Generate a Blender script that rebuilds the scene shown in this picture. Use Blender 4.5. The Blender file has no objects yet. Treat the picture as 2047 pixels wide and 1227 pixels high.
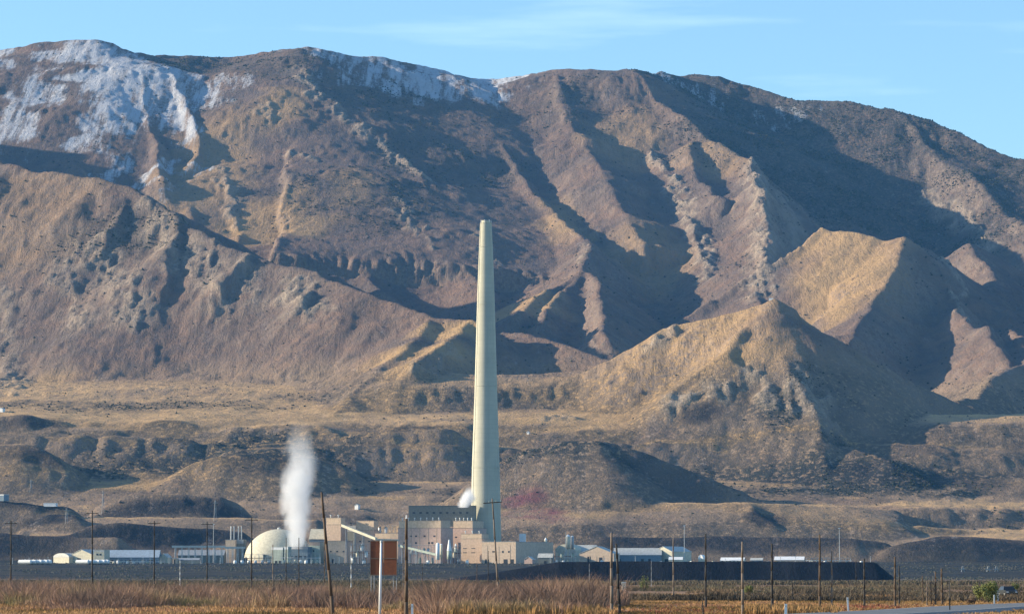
import bpy, math, random, time
import numpy as np
from mathutils import Vector
T0 = time.time()
R = math.radians
scene = bpy.context.scene
col = scene.collection

# ------------------------------------------------------------------ camera
FPX, W0, H0, CAMH, PITCH = 6711.0, 2047.0, 1227.0, 2.8, R(4.6)
cam_data = bpy.data.cameras.new('camera')
cam_data.sensor_width = 36.0
cam_data.lens = 36.0 * FPX / W0
cam_data.clip_start, cam_data.clip_end = 1.0, 60000.0
cam = bpy.data.objects.new('camera', cam_data)
cam.location = (0, 0, CAMH)
cam.rotation_euler = (R(90) + PITCH, 0, 0)
col.objects.link(cam)
scene.camera = cam

# ------------------------------------------------------------------ daylight
SUN_EL, SUN_AZ = R(16.8), R(-4.0)      # azimuth: from the left, this far towards the camera side
world = bpy.data.worlds.new('World'); scene.world = world; world.use_nodes = True
wn, wl = world.node_tree.nodes, world.node_tree.links
wn.clear()
sky = wn.new('ShaderNodeTexSky'); sky.sky_type = 'NISHITA'; sky.sun_disc = False
sky.sun_elevation = SUN_EL
sky.sun_rotation = R(270) - SUN_AZ
sky.air_density, sky.dust_density, sky.ozone_density = 1.0, 0.4, 1.6
tc = wn.new('ShaderNodeTexCoord')
mp = wn.new('ShaderNodeMapping'); mp.inputs['Scale'].default_value = (2.2, 2.2, 26.0)
mp.inputs['Location'].default_value = (0.3, 0.0, 0.35)
nz = wn.new('ShaderNodeTexNoise'); nz.inputs['Scale'].default_value = 5.0; nz.inputs['Detail'].default_value = 5.0
nz.inputs['Roughness'].default_value = 0.55
cr = wn.new('ShaderNodeValToRGB')
cr.color_ramp.elements[0].position = 0.50; cr.color_ramp.elements[0].color = (0, 0, 0, 1)
cr.color_ramp.elements[1].position = 0.74; cr.color_ramp.elements[1].color = (0.17, 0.17, 0.17, 1)
tint = wn.new('ShaderNodeMix'); tint.data_type = 'RGBA'; tint.blend_type = 'MULTIPLY'; tint.inputs[0].default_value = 1.0
tint.inputs[7].default_value = (0.76, 0.965, 1.15, 1)
cmix = wn.new('ShaderNodeMix'); cmix.data_type = 'RGBA'
cmix.inputs[7].default_value = (6.6, 8.0, 8.2, 1)
bg = wn.new('ShaderNodeBackground'); bg.inputs['Strength'].default_value = 0.115
wo = wn.new('ShaderNodeOutputWorld')
wl.new(tc.outputs['Generated'], mp.inputs['Vector']); wl.new(mp.outputs[0], nz.inputs['Vector'])
sp_ = wn.new('ShaderNodeVectorMath'); sp_.operation = 'DISTANCE'
mp2 = wn.new('ShaderNodeMapping'); mp2.inputs['Scale'].default_value = (1.0, 0.0, 9.0)
wl.new(tc.outputs['Generated'], mp2.inputs[0]); wl.new(mp2.outputs[0], sp_.inputs[0]); sp_.inputs[1].default_value = (0.005, 0, 1.49)
mr = wn.new('ShaderNodeMapRange'); mr.inputs[1].default_value = 0.0; mr.inputs[2].default_value = 0.085; mr.inputs[3].default_value = 0.22; mr.inputs[4].default_value = -0.12
wl.new(sp_.outputs['Value'], mr.inputs[0])
ad = wn.new('ShaderNodeMath'); ad.operation = 'ADD'; wl.new(nz.outputs['Fac'], ad.inputs[0]); wl.new(mr.outputs[0], ad.inputs[1])
wl.new(ad.outputs[0], cr.inputs[0]); wl.new(sky.outputs[0], tint.inputs[6])
wl.new(tint.outputs[2], cmix.inputs[6]); wl.new(cr.outputs[0], cmix.inputs[0])
wl.new(cmix.outputs[2], bg.inputs[0]); wl.new(bg.outputs[0], wo.inputs[0])

sun_data = bpy.data.lights.new('sun', 'SUN'); sun_data.energy = 5.0; sun_data.angle = R(0.53)
sun_data.color = (1.0, 0.84, 0.62)
sun = bpy.data.objects.new('sun', sun_data); col.objects.link(sun)
SD = Vector((-math.cos(SUN_EL) * math.cos(SUN_AZ), -math.cos(SUN_EL) * math.sin(SUN_AZ), math.sin(SUN_EL)))
sun.rotation_euler = SD.to_track_quat('Z', 'Y').to_euler()

scene.view_settings.view_transform = 'Standard'; scene.view_settings.look = 'None'
scene.view_settings.exposure = 0.92; scene.view_settings.gamma = 1.0
scene.render.engine = 'CYCLES'
scene.cycles.max_bounces = 6; scene.cycles.diffuse_bounces = 2; scene.cycles.volume_bounces = 4
scene.cycles.use_denoising = True

# ------------------------------------------------------------------ helpers
def at(px, py, Y):
    """the point at depth Y that the photograph shows at pixel (px, py)"""
    r = (px - W0 / 2) / FPX; u = (H0 / 2 - py) / FPX
    dy = math.cos(PITCH) - u * math.sin(PITCH); dz = math.sin(PITCH) + u * math.cos(PITCH)
    return Vector((r * Y / dy, Y, CAMH + dz * Y / dy))
def tag(o, label=None, cat=None, group=None, kind=None):
    if label: o['label'] = label
    if cat: o['category'] = cat
    if group: o['group'] = group
    if kind: o['kind'] = kind
    return o
def mesh_np(name, V, F, mat, smooth=True, parent=None):
    """V (n,3) float, F (m,4) or (m,3) int arrays"""
    me = bpy.data.meshes.new(name)
    V = np.asarray(V, np.float32); F = np.asarray(F, np.int32)
    me.vertices.add(len(V)); me.vertices.foreach_set('co', V.ravel())
    k = F.shape[1]
    me.loops.add(F.size); me.loops.foreach_set('vertex_index', F.ravel())
    me.polygons.add(len(F))
    me.polygons.foreach_set('loop_start', np.arange(0, F.size, k, dtype=np.int32))
    me.polygons.foreach_set('loop_total', np.full(len(F), k, np.int32))
    me.update(calc_edges=True)
    me.polygons.foreach_set('use_smooth', np.full(len(F), smooth, bool))
    if mat: me.materials.append(mat)
    o = bpy.data.objects.new(name, me); col.objects.link(o)
    if parent: o.parent = parent
    return o
class NT:
    """tiny node-graph writer"""
    def __init__(s, name):
        s.m = bpy.data.materials.new(name); s.m.use_nodes = True
        s.n, s.l = s.m.node_tree.nodes, s.m.node_tree.links
        s.b = s.n['Principled BSDF']; s.b.inputs['Roughness'].default_value = 0.9
        s.b.inputs['Specular IOR Level'].default_value = 0.15
    def add(s, t, **k):
        x = s.n.new(t)
        for a, v in k.items(): setattr(x, a, v)
        return x
    def put(s, sock, v):
        if hasattr(v, 'is_output') or hasattr(v, 'links') and not isinstance(v, (int, float, tuple)): s.l.new(v, sock)
        else:
            if isinstance(v, tuple) and len(v) == 3 and sock.type == 'RGBA': v = v + (1,)
            sock.default_value = v
    def pos(s): return s.add('ShaderNodeNewGeometry').outputs['Position']
    def obj(s): return s.add('ShaderNodeTexCoord').outputs['Object']
    def noise(s, vec, scale, detail=4, rough=.6, sc3=None, dist=0):
        if sc3:
            m = s.add('ShaderNodeMapping'); s.l.new(vec, m.inputs[0]); m.inputs['Scale'].default_value = sc3; vec = m.outputs[0]
        x = s.add('ShaderNodeTexNoise'); s.l.new(vec, x.inputs['Vector'])
        x.inputs['Scale'].default_value = scale; x.inputs['Detail'].default_value = detail
        x.inputs['Roughness'].default_value = rough; x.inputs['Distortion'].default_value = dist
        return x.outputs['Fac']
    def ramp(s, v, a, b, lo=0., hi=1.):
        x = s.add('ShaderNodeMapRange', interpolation_type='SMOOTHSTEP'); s.put(x.inputs[0], v)
        for i, q in enumerate((a, b, lo, hi)): x.inputs[i + 1].default_value = q
        return x.outputs[0]
    def math(s, op, a, b=0.0, c=None):
        x = s.add('ShaderNodeMath', operation=op); s.put(x.inputs[0], a); s.put(x.inputs[1], b)
        if c is not None: s.put(x.inputs[2], c)
        return x.outputs[0]
    def mix(s, f, a, b, mode='MIX'):
        x = s.add('ShaderNodeMix', data_type='RGBA', blend_type=mode)
        s.put(x.inputs[0], f); s.put(x.inputs[6], a); s.put(x.inputs[7], b); return x.outputs[2]
    def attr(s, name):
        return s.add('ShaderNodeAttribute', attribute_name=name).outputs['Fac']
    def bump(s, h, dist, strength=1.0):
        x = s.add('ShaderNodeBump'); s.put(x.inputs['Height'], h)
        x.inputs['Distance'].default_value = dist; x.inputs['Strength'].default_value = strength
        s.l.new(x.outputs[0], s.b.inputs['Normal'])
    def col(s, c): s.put(s.b.inputs['Base Color'], c)

# value-noise in numpy for relief
def _hash(ix, iy, seed):
    h = (ix.astype(np.int64) * 374761393 + iy.astype(np.int64) * 668265263 + seed * 1442695041) & 0xffffffff
    h = ((h ^ (h >> 13)) * 1274126177) & 0xffffffff
    return ((h ^ (h >> 16)) & 0xffff) / 65535.0
def vnoise(x, y, seed=0):
    ix, iy = np.floor(x), np.floor(y); fx, fy = x - ix, y - iy
    fx = fx * fx * fx * (fx * (fx * 6 - 15) + 10); fy = fy * fy * fy * (fy * (fy * 6 - 15) + 10)
    ix = ix.astype(np.int64); iy = iy.astype(np.int64)
    a, b = _hash(ix, iy, seed), _hash(ix + 1, iy, seed); c, d = _hash(ix, iy + 1, seed), _hash(ix + 1, iy + 1, seed)
    return (a + (b - a) * fx) * (1 - fy) + (c + (d - c) * fx) * fy
def fbm(x, y, oct=5, seed=0, gain=.5, ridged=False):
    s = 0; a = 1; t = 0
    for k in range(oct):
        n = vnoise(x, y, seed + k * 17)
        if ridged: n = 1 - abs(2 * n - 1)
        s = s + a * n; t += a; a *= gain
        x, y = x * 1.97 + y * .31 + 11.3, y * 1.97 - x * .31 - 7.1
    return s / t
# ------------------------------------------------------------------ mesh parts
def mat(name, c, rough=.8, var=.12, scale=.4, spec=.3, bump=0., metal=0., c2=None, stripes=None):
    t = NT(name); P = t.obj(); n = t.noise(P, scale, 5, .65)
    k = c2 or tuple(v * (1 - var * 2.2) for v in c)
    cc = t.mix(t.ramp(n, .3, .7), c, k)
    if stripes:                                   # sheet-metal seams or panel joints along local x
        w = t.add('ShaderNodeTexWave', wave_type='BANDS', bands_direction='X'); t.l.new(P, w.inputs[0]); w.inputs['Scale'].default_value = stripes
        cc = t.mix(t.math('MULTIPLY', w.outputs['Fac'], .16), cc, tuple(v * .6 for v in c))
    streak = t.noise(P, 1.0, 3, .6, sc3=(.5, .5, .04)); cc = t.mix(t.math('MULTIPLY', t.ramp(streak, .5, .75), var * 1.6), cc, tuple(v * .5 for v in c))
    t.col(cc); t.b.inputs['Roughness'].default_value = rough; t.b.inputs['Specular IOR Level'].default_value = spec; t.b.inputs['Metallic'].default_value = metal
    if bump: t.bump(n, bump, .6)
    return t.m
class MB:
    def __init__(s): s.v = []; s.f = []
    def add(s, V, F):
        b = len(s.v); s.v += [tuple(p) for p in V]; s.f += [tuple(i + b for i in f) for f in F]; return s
    def box(s, x0, x1, y0, y1, z0, z1):
        V, F = box_mesh(x0, x1, y0, y1, z0, z1); return s.add(V, F)
    def bar(s, a, b, r, r2=None, n=8):
        a, b = Vector(a), Vector(b); d = (b - a).normalized(); u = d.orthogonal().normalized(); w = d.cross(u); r2 = r if r2 is None else r2
        V = [a + (u * math.cos(k * 6.2832 / n) + w * math.sin(k * 6.2832 / n)) * r for k in range(n)] + [b + (u * math.cos(k * 6.2832 / n) + w * math.sin(k * 6.2832 / n)) * r2 for k in range(n)]
        F = [(k, (k + 1) % n, n + (k + 1) % n, n + k) for k in range(n)] + [tuple(range(n))[::-1], tuple(range(n, 2 * n))]
        return s.add(V, F)
    def lathe(s, prof, n=24, c=(0, 0), cap=True):
        V = [(c[0] + r * math.cos(k * 6.28319 / n), c[1] + r * math.sin(k * 6.28319 / n), z) for r, z in prof for k in range(n)]
        F = [(i * n + k, i * n + (k + 1) % n, (i + 1) * n + (k + 1) % n, (i + 1) * n + k) for i in range(len(prof) - 1) for k in range(n)]
        if cap: F += [tuple(range(n))[::-1], tuple(range((len(prof) - 1) * n, len(prof) * n))]
        return s.add(V, F)
    def prism(s, pts, y0, y1):
        """outline in x,z pulled along y"""
        n = len(pts); V = [(x, y0, z) for x, z in pts] + [(x, y1, z) for x, z in pts]
        return s.add(V, [tuple(range(n)), tuple(range(2 * n - 1, n - 1, -1))] + [(k, n + k, n + (k + 1) % n, (k + 1) % n) for k in range(n)])
    def build(s, name, m, parent=None, smooth=False, loc=None):
        me = bpy.data.meshes.new(name); me.from_pydata(s.v, [], s.f); me.validate(); me.update()
        if smooth:
            me.polygons.foreach_set('use_smooth', np.ones(len(me.polygons), bool))
        me.materials.append(m); o = bpy.data.objects.new(name, me); col.objects.link(o)
        if parent: o.parent = parent
        if loc: o.location = loc
        return o
def box_mesh(x0, x1, y0, y1, z0, z1):
    V = [(x, y, z) for z in (z0, z1) for y in (y0, y1) for x in (x0, x1)]
    return V, [(0, 2, 3, 1), (4, 5, 7, 6), (0, 1, 5, 4), (2, 6, 7, 3), (0, 4, 6, 2), (1, 3, 7, 5)]
def empty(name, loc, rz, label, cat, group=None):
    o = bpy.data.objects.new(name, None); o.empty_display_size = .5; col.objects.link(o)
    o.location = loc; o.rotation_euler = (0, 0, rz); return tag(o, label, cat, group)
def copy_tree(o, parent=None):
    c = o.copy(); col.objects.link(c); c.parent = parent
    for ch in [x for x in bpy.data.objects if x.parent == o]: copy_tree(ch, c)
    return c
M = dict(
    tan=mat('tan_cladding', (.58, .43, .31), stripes=.5), tan2=mat('sand_cladding', (.62, .48, .35), stripes=.6), pink=mat('rose_cladding', (.56, .40, .32), stripes=.5),
    band=mat('cladding_band', (.60, .46, .32)), cream=mat('cream_cladding', (.62, .58, .44), stripes=.7), white=mat('white_paint', (.80, .81, .79), var=.06), grey=mat('grey_steel', (.34, .36, .37), rough=.6),
    blue=mat('shaded_white_roof', (.42, .50, .56), rough=.6, stripes=.5), dark=mat('dark_opening', (.03, .035, .04)), roof=mat('grey_brown_roof', (.32, .27, .23)), roofp=mat('pale_roof', (.55, .55, .50), rough=.6),  # blue entry: white roof with its bluish shade put into the colour
    olive=mat('weathered_steel', (.19, .20, .175)), green=mat('green_grey_steel', (.42, .48, .40)), conc=None, silver=mat('galvanised_steel', (.55, .57, .56), rough=.45, metal=.3),
    rust=mat('rusty_panel', (.25, .085, .04), c2=(.16, .06, .035), scale=3), rust2=mat('brown_panel', (.18, .08, .04), c2=(.20, .065, .035), scale=3),
    wood=mat('weathered_pole_wood', (.11, .075, .05), scale=2), wood2=mat('bleached_pole_wood', (.20, .155, .12), scale=2), wood3=mat('dark_pole_wood', (.045, .04, .035), scale=2), black=mat('black_rubber', (.02, .02, .02)),
    glass=mat('dark_window', (.035, .045, .055), rough=.4, spec=.35), skyb=mat('blue_grey_wall', (.20, .27, .32), stripes=.5))  # blue grey also puts shade into the long warehouse walls
# ------------------------------------------------------------------ the mountain: crest lines, each vertex seen at (px, py) and standing at depth Y
# (vertices, slope of the left flank, slope of the right flank)
RIDGES = [
 # the skyline
 ([(-500,150,9000),(-300,110,9000),(-120,92,9000),(0,97,9000),(50,92,9000),(80,84,9000),(110,86,9000),(150,81,9000),(190,79,9000),(240,86,9000),(280,97,9000),(340,106,9050),(400,112,9100),(470,112,9100),(520,105,9050),(560,101,9000),(610,99,8950),
   (700,110,9000),(760,113,9050),(830,126,9150),(880,140,9250),(940,152,9400),(985,156,9500),(1040,150,9400),(1070,142,9300),(1100,138,9200),(1180,141,9100),(1250,146,9050)], -1, 0),
 ([(1250,146,9050),(1290,143,9150),(1330,143,9300),(1355,150,9350),(1390,148,9350),(1460,157,9300),(1520,176,9250),(1600,198,9150),(1700,214,9050),(1800,226,8950),(1860,236,8900),(1920,258,8800),(1980,284,8700),(2047,305,8600),(2200,360,8400),(2450,470,8000)], .60,.60),
 # spurs under the snowfield
 ([(30,92,9000),(20,170,8650),(-20,260,8350),(-60,330,8100)], .5,.7),
 ([(180,80,9000),(150,150,8700),(130,220,8450),(120,300,8150),(160,345,7900)], .55,.75),
 ([(250,95,8960),(290,180,8560),(300,250,8300),(320,330,8000),(335,370,7800)], .8,1.0),
 ([(310,110,8950),(370,190,8540),(395,270,8240),(385,320,8050)], .8,.9),
 # the big central block
 ([(600,100,8950),(592,165,8680),(520,235,8420),(470,290,8230),(430,350,8000),(395,410,7750),(385,430,7600)], .62,.46),
 ([(592,165,8680),(640,215,8480),(700,250,8350),(760,285,8250)], .55,.72),
 ([(690,245,8360),(720,335,8030),(670,385,7850),(610,450,7600),(580,500,7400)], .62,.42),
 ([(535,250,8340),(600,320,8050),(640,360,7900)], .5,.42),
 ([(450,330,8060),(470,420,7670),(478,470,7440)], .6,.44),
 ([(760,288,8240),(840,340,8000),(862,400,7800),(890,470,7560),(935,545,7230),(990,605,6900)], .5,.85),
 ([(735,340,8010),(740,430,7660),(720,520,7300),(760,580,7000)], .5,.40),
 # crest right of the first hollow, down to the little pyramid
 ([(880,142,9250),(905,200,8850),(960,250,8600),(1000,290,8430),(1040,340,8200),(1065,385,8000),(1110,420,7800),(1150,470,7500),(1180,488,7350),(1165,525,7050),(1160,540,6900)], .62,.85),
 ([(1160,538,6900),(1110,560,6750),(1050,595,6550),(1005,630,6300)], .55,.8),
 ([(1160,538,6900),(1195,560,6700),(1203,610,6450),(1212,690,6000)], .9,.8),
 ([(1150,545,6850),(1090,600,6500),(1080,640,6250)], .8,.7),
 # crest bounding the big shadow
 ([(1250,147,9050),(1275,160,8980),(1330,200,8760),(1410,265,8440),(1470,295,8260),(1500,305,8180),(1515,360,7900),(1525,430,7550),(1530,500,7150),(1525,560,6800),(1512,605,6500)], .60,.95),
 ([(1110,139,9200),(1120,200,8760),(1150,260,8480),(1200,340,8090),(1250,420,7710),(1290,480,7410)], .55,.37),
 ([(1240,150,9030),(1265,240,8630),(1300,290,8430),(1330,340,8200),(1370,430,7800),(1405,510,7400),(1430,575,7050)], .55,.58),
 ([(1390,270,8400),(1380,330,8150),(1440,400,7780)], .6,.7),
 # the far right flank
 ([(1800,226,8950),(1860,290,8700),(1930,350,8450),(1990,405,8200),(2060,455,7950),(2130,520,7600),(2250,600,7200)], .7,.45),
 # the sunlit fin in the shadow
 ([(1638,453,6880),(1665,463,6850),(1700,460,6810),(1740,468,6770),(1765,480,6740),(1812,470,6700)], .56,.56),
 ([(1812,470,6700),(1800,510,6570),(1775,570,6390),(1745,620,6230),(1715,672,6060),(1690,720,5930)], .44,.88),
 ([(1812,472,6690),(1865,495,6800),(1905,570,6650),(1920,620,6350),(1975,672,6050),(2020,740,5700)], .7,.8),
 ([(1940,480,7200),(1990,560,6850),(2020,650,6300),(2060,720,5900)], .7,.7),
 ([(2300,420,7400),(2200,560,6500),(2120,680,5900),(2010,740,5550),(1950,790,5300),(1900,800,5230)], .55,.6),
 # unseen ridge added behind the near left mountain to shade the main face
 ([(-200,240,7000),(-60,300,6900),(60,358,6850),(150,374,6820),(300,408,6800),(420,472,6700),(540,530,6500),(700,582,6250),(850,630,6050)], .6,.6),
 # the near left mountain
 ([(-900,120,7200),(-500,180,7000),(-200,230,6800),(-60,290,6600),(20,330,6450),(60,350,6400),(130,357,6350),(190,365,6300),(250,378,6250),(300,395,6200),(340,412,6150),(400,450,6050),(440,468,6000),(480,492,5950),(560,525,5850),(640,550,5750),(720,577,5650),
   (800,600,5580),(850,620,5520),(880,632,5480),(950,634,5440),(970,650,5400)], .70,.70),
 ([(-40,275,6620),(-42,370,6420),(-45,495,6200),(-50,640,5980)], .7,.8),
 ([(-700,60,8300),(-450,130,7950),(-250,240,7700),(-110,330,7450)], .6,.75),
 ([(250,380,6240),(240,410,6190),(225,440,6120)], .75,1.1),
 ([(355,420,6130),(345,470,5990)], .7,1.1),
 ([(500,502,5920),(485,515,5880)], .75,1.1),
 ([(620,548,5770),(612,590,5680)], .75,1.1),
 ([(880,633,5480),(850,670,5350),(790,720,5210),(700,790,5040),(660,830,4960)], .5,.5),
 ([(950,635,5440),(905,678,5290),(860,710,5180),(832,735,5110)], .45,.8),
 ([(1000,640,5600),(1045,655,5520),(1100,672,5450),(1150,690,5380),(1220,705,5300)], .5,.6),
 # the near right hill
 ([(1060,785,5130),(1150,752,5120),(1245,706,5112),(1300,678,5112),(1330,655,5120),(1370,646,5120),(1440,628,5110),(1500,611,5090),(1543,592,5070),(1572,608,5060),(1588,630,5056)], .8,.8),
 ([(1588,630,5056),(1640,655,5060),(1700,682,5080),(1760,718,5085),(1850,765,5100),(1930,805,5100),(2000,845,5100),(2060,870,5100),(2250,930,5100)], .85,.85),
 ([(700,788,5050),(832,744,5150),(980,748,5180),(1100,742,5200),(1250,728,5200)], .28,.28),
 ([(1588,630,5056),(1568,670,4990),(1560,705,4950),(1590,755,4880),(1625,815,4800),(1640,862,4740)], .72,.83),
 ([(1480,650,5020),(1440,700,4960),(1330,790,4880),(1290,840,4840)], .74,.76),
 # the near mound
 ([(990,925,4520),(1050,893,4545),(1120,877,4545),(1190,873,4540)], .7,.7),
 ([(1190,873,4540),(1212,920,4490),(1190,975,4440)], .8,.95),
 ([(1190,873,4540),(1250,885,4538),(1290,897,4535),(1350,925,4530),(1420,950,4522),(1480,975,4515),(1540,1000,4500)], 1.2,1.2),
 ([(900,1010,4450),(1100,1003,4440),(1500,1003,4420),(1700,1010,4440),(1800,1020,4440)], .28,.28),
 ([(1490,1000,4420),(1515,1008,4380),(1520,1030,4350),(1505,1050,4330)], .35,.8),
 ([(215,990,4400),(260,984,4400),(340,985,4400),(430,990,4400),(475,1008,4400)], .8,.9),
 ([(60,1036,4330),(200,1032,4325),(480,1034,4325),(640,1040,4330)], .3,.3),
 ([(-60,1000,4330),(60,1003,4330),(130,1012,4330)], .7,.9),
 ([(60,1042,4300),(105,1026,4300),(150,1030,4290),(180,1046,4290)], .7,.9),
 ([(140,1075,4230),(190,1052,4230),(240,1046,4230),(330,1050,4230),(420,1056,4230),(480,1062,4230)], 1.1,1.1),
 ([(-80,1060,4200),(0,1072,4190),(110,1080,4180),(230,1080,4180)], .8,.8),
 ([(1200,1075,4200),(1300,1068,4210),(1420,1062,4210),(1560,1068,4210),(1700,1068,4210),(1760,1078,4210)], .7,.7),
 ([(1780,1085,4180),(1870,1068,4190),(1960,1072,4190),(2060,1078,4190),(2200,1085,4190)], .6,.6),
 ([(640,860,4800),(700,854,4800),(780,850,4800),(900,848,4800)], .9,.9),
 ([(0,832,4860),(60,828,4860),(110,840,4860),(160,848,4860)], .9,.9),
 ([(-50,890,4700),(40,888,4700),(90,905,4690),(130,935,4660)], .6,.8),
 ([(380,925,4640),(440,905,4650),(520,895,4660),(620,898,4660),(680,915,4650)], .6,.8),
 ([(1040,884,4755),(1200,877,4765),(1500,875,4770),(1700,877,4765),(1880,882,4750)], .95,.95),
 ([(-100,870,4775),(150,872,4775),(300,875,4770),(520,882,4760),(640,880,4765),(900,880,4760)], .9,.9),
 ([(-100,958,4665),(120,958,4660),(260,964,4650),(430,977,4620)], .9,.9),
 ([(1560,1060,4350),(1700,1052,4370),(1850,1048,4380),(2050,1062,4380)], .6,.6),
 ([(1640,880,4780),(1700,885,4740),(1780,915,4680),(1860,960,4620),(1960,1020,4540)], .5,.5),
]
# foothill profile: benches of an old shoreline  (Y, z)
PROF = np.array([(2500,-0.6),(2620,0.3),(3000,3.2),(3600,13.5),(3900,18.8),(4130,21),(4220,30),(4300,50),(4380,60),(4430,66),(4460,92),(4530,100),(4580,112),(4600,126),(4680,136),(4715,165),(4740,183),(4790,190),(4815,212),(4840,222),(4950,240),(5080,262),(5300,300),(5600,330),(6200,380),(7000,430),(8000,600),(9900,640)], float)
SOFT = np.array([(2500,-0.6),(2620,0.3),(3000,3.2),(3600,13.5),(3900,18.8),(4130,21),(4200,27),(4330,54),(4430,72),(4550,108),(4660,134),(4720,150),(4780,181),(4870,222),(4950,240),(5080,262),(5300,300),(5600,330),(6200,380),(7000,430),(8000,600),(9900,640)], float)
def base_z(X, Y):
    w = (fbm(X / 260, Y / 500, 3, 3) - .5) * 95 + (fbm(X / 130, Y / 90, 5, 8, .6) - .5) * 30
    w = w * np.clip((Y - 3950) / 250, 0, 1) * (1 - .75 * np.clip(1.5 - ((X - 300) / 260) ** 2 - ((Y - 4830) / 90) ** 2, 0, 1))
    z1 = np.interp(Y + w, PROF[:, 0], PROF[:, 1]); z2 = np.interp(Y + w * .6, SOFT[:, 0], SOFT[:, 1])
    k = np.clip((fbm(X / 190 + 7.7, Y / 140, 3, 88) - .40) * 5, 0, 1) * .75 * (1 - np.clip(1.6 - ((X - 350) / 300) ** 2 - ((Y - 4780) / 90) ** 2, 0, 1))
    z = z1 + (z2 - z1) * k
    low = np.clip((X - 430) / 220, 0, 1) * np.clip((Y - 4960) / 140, 0, 1) * np.clip((7200 - Y) / 1200, 0, 1)
    return z - 95 * low

GX0, GX1, GY0, GY1, GS = -2400., 2200., 4000., 9960., 5.
gx = np.arange(GX0, GX1 + .1, GS); gy = np.arange(GY0, GY1 + .1, GS)
GXX, GYY = np.meshgrid(gx, gy)
wx = (fbm(GXX / 170, GYY / 170, 4, 21) - .5) * 70
wy = (fbm(GXX / 170, GYY / 170, 4, 57) - .5) * 70
WX, WY = GXX + wx * .55, GYY + wy * .55
H = base_z(GXX, GYY)
for pts, sl, sr in RIDGES:
    P = [at(*p) for p in pts]
    for k_, (a, b) in enumerate(zip(P[:-1], P[1:])):
        dx, dy = b.x - a.x, b.y - a.y; L2 = dx * dx + dy * dy
        # only rows and columns this segment can reach
        reach = 1500
        j0 = max(0, int((min(a.x, b.x) - reach - GX0) / GS)); j1 = min(len(gx), int((max(a.x, b.x) + reach - GX0) / GS) + 1)
        i0 = max(0, int((min(a.y, b.y) - reach - GY0) / GS)); i1 = min(len(gy), int((max(a.y, b.y) + reach - GY0) / GS) + 1)
        if i1 <= i0 or j1 <= j0: continue
        X, Y = WX[i0:i1, j0:j1], WY[i0:i1, j0:j1]
        t0 = ((X - a.x) * dx + (Y - a.y) * dy) / L2; t = np.clip(t0, 0, 1)
        qx, qy = X - a.x - t * dx, Y - a.y - t * dy
        d = np.hypot(qx, qy)
        side = (dx * qy - dy * qx) / (np.sqrt(L2) * np.maximum(d, 1e-3))   # +1 left of the walk
        # walk goes away from the crest towards the viewer (or rightwards): its right-hand flank is the picture's left one for spurs
        s = np.where(dy < -abs(dx) * .3, np.where(side > 0, sr, sl), (sl + sr) * .5)
        cap = 2.0 if min(sl, sr) < .45 and max(sl, sr) > .4 else .7
        if pts[0][0] == 1638: cap = 1.8
        if sl > 0:          # past either end of the crest the land falls away faster
            e0, e1, f0, f1 = P[0], P[1], P[-2], P[-1]
            if k_ < 3: s = np.where((X - e0.x) * (e1.x - e0.x) + (Y - e0.y) * (e1.y - e0.y) < 0, np.maximum(s, cap), s)
            if k_ > len(P) - 5: s = np.where((X - f1.x) * (f1.x - f0.x) + (Y - f1.y) * (f1.y - f0.y) > 0, np.maximum(s, cap), s)
        z = a.z + t * (b.z - a.z)
        sd = s * d if sl > 0 else .40 * d + .00013 * d * d
        if 0 < min(sl, sr) < .45: sd = sd + .004 * np.maximum(d - 90, 0) ** 2
        z = z - 2500 * (1 - np.exp(-sd / 2500))
        Hs = H[i0:i1, j0:j1]
        np.maximum(Hs, z, out=Hs)
print('ridges', round(time.time() - T0, 1))
def blur(a, n=1):
    for _ in range(n):
        p = np.pad(a, 1, mode='edge')
        a = (p[:-2, 1:-1] + p[2:, 1:-1] + p[1:-1, :-2] + p[1:-1, 2:] + 4 * p[1:-1, 1:-1]) / 8
    return a
H = blur(H, 2)
def slope(h, s=GS):
    a, b = np.gradient(h, s); return np.hypot(a, b)
S0 = blur(slope(H), 6)
rough = np.clip((S0 - .12) / .35, 0, 1) * np.clip((GYY - 4700) / 500, .35, 1)
calm = np.ones_like(H)
for px, py, Y, rx, ry, w_ in ((1450, 720, 4990, 340, 190, .85), (1800, 760, 5000, 260, 190, .6), (1720, 560, 6500, 230, 420, .9), (900, 690, 5260, 120, 160, .7), (500, 700, 5400, 420, 300, .3), (1190, 920, 4490, 200, 90, .5)):
    c_ = at(px, py, Y); calm = np.minimum(calm, 1 - w_ * np.clip(1.6 - ((GXX - c_.x) / rx) ** 2 - ((GYY - c_.y) / ry) ** 2, 0, 1))
rough = rough * calm
H = H + rough * ((fbm(GXX / 300, GYY / 300, 5, 5) - .5) * 70)
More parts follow.
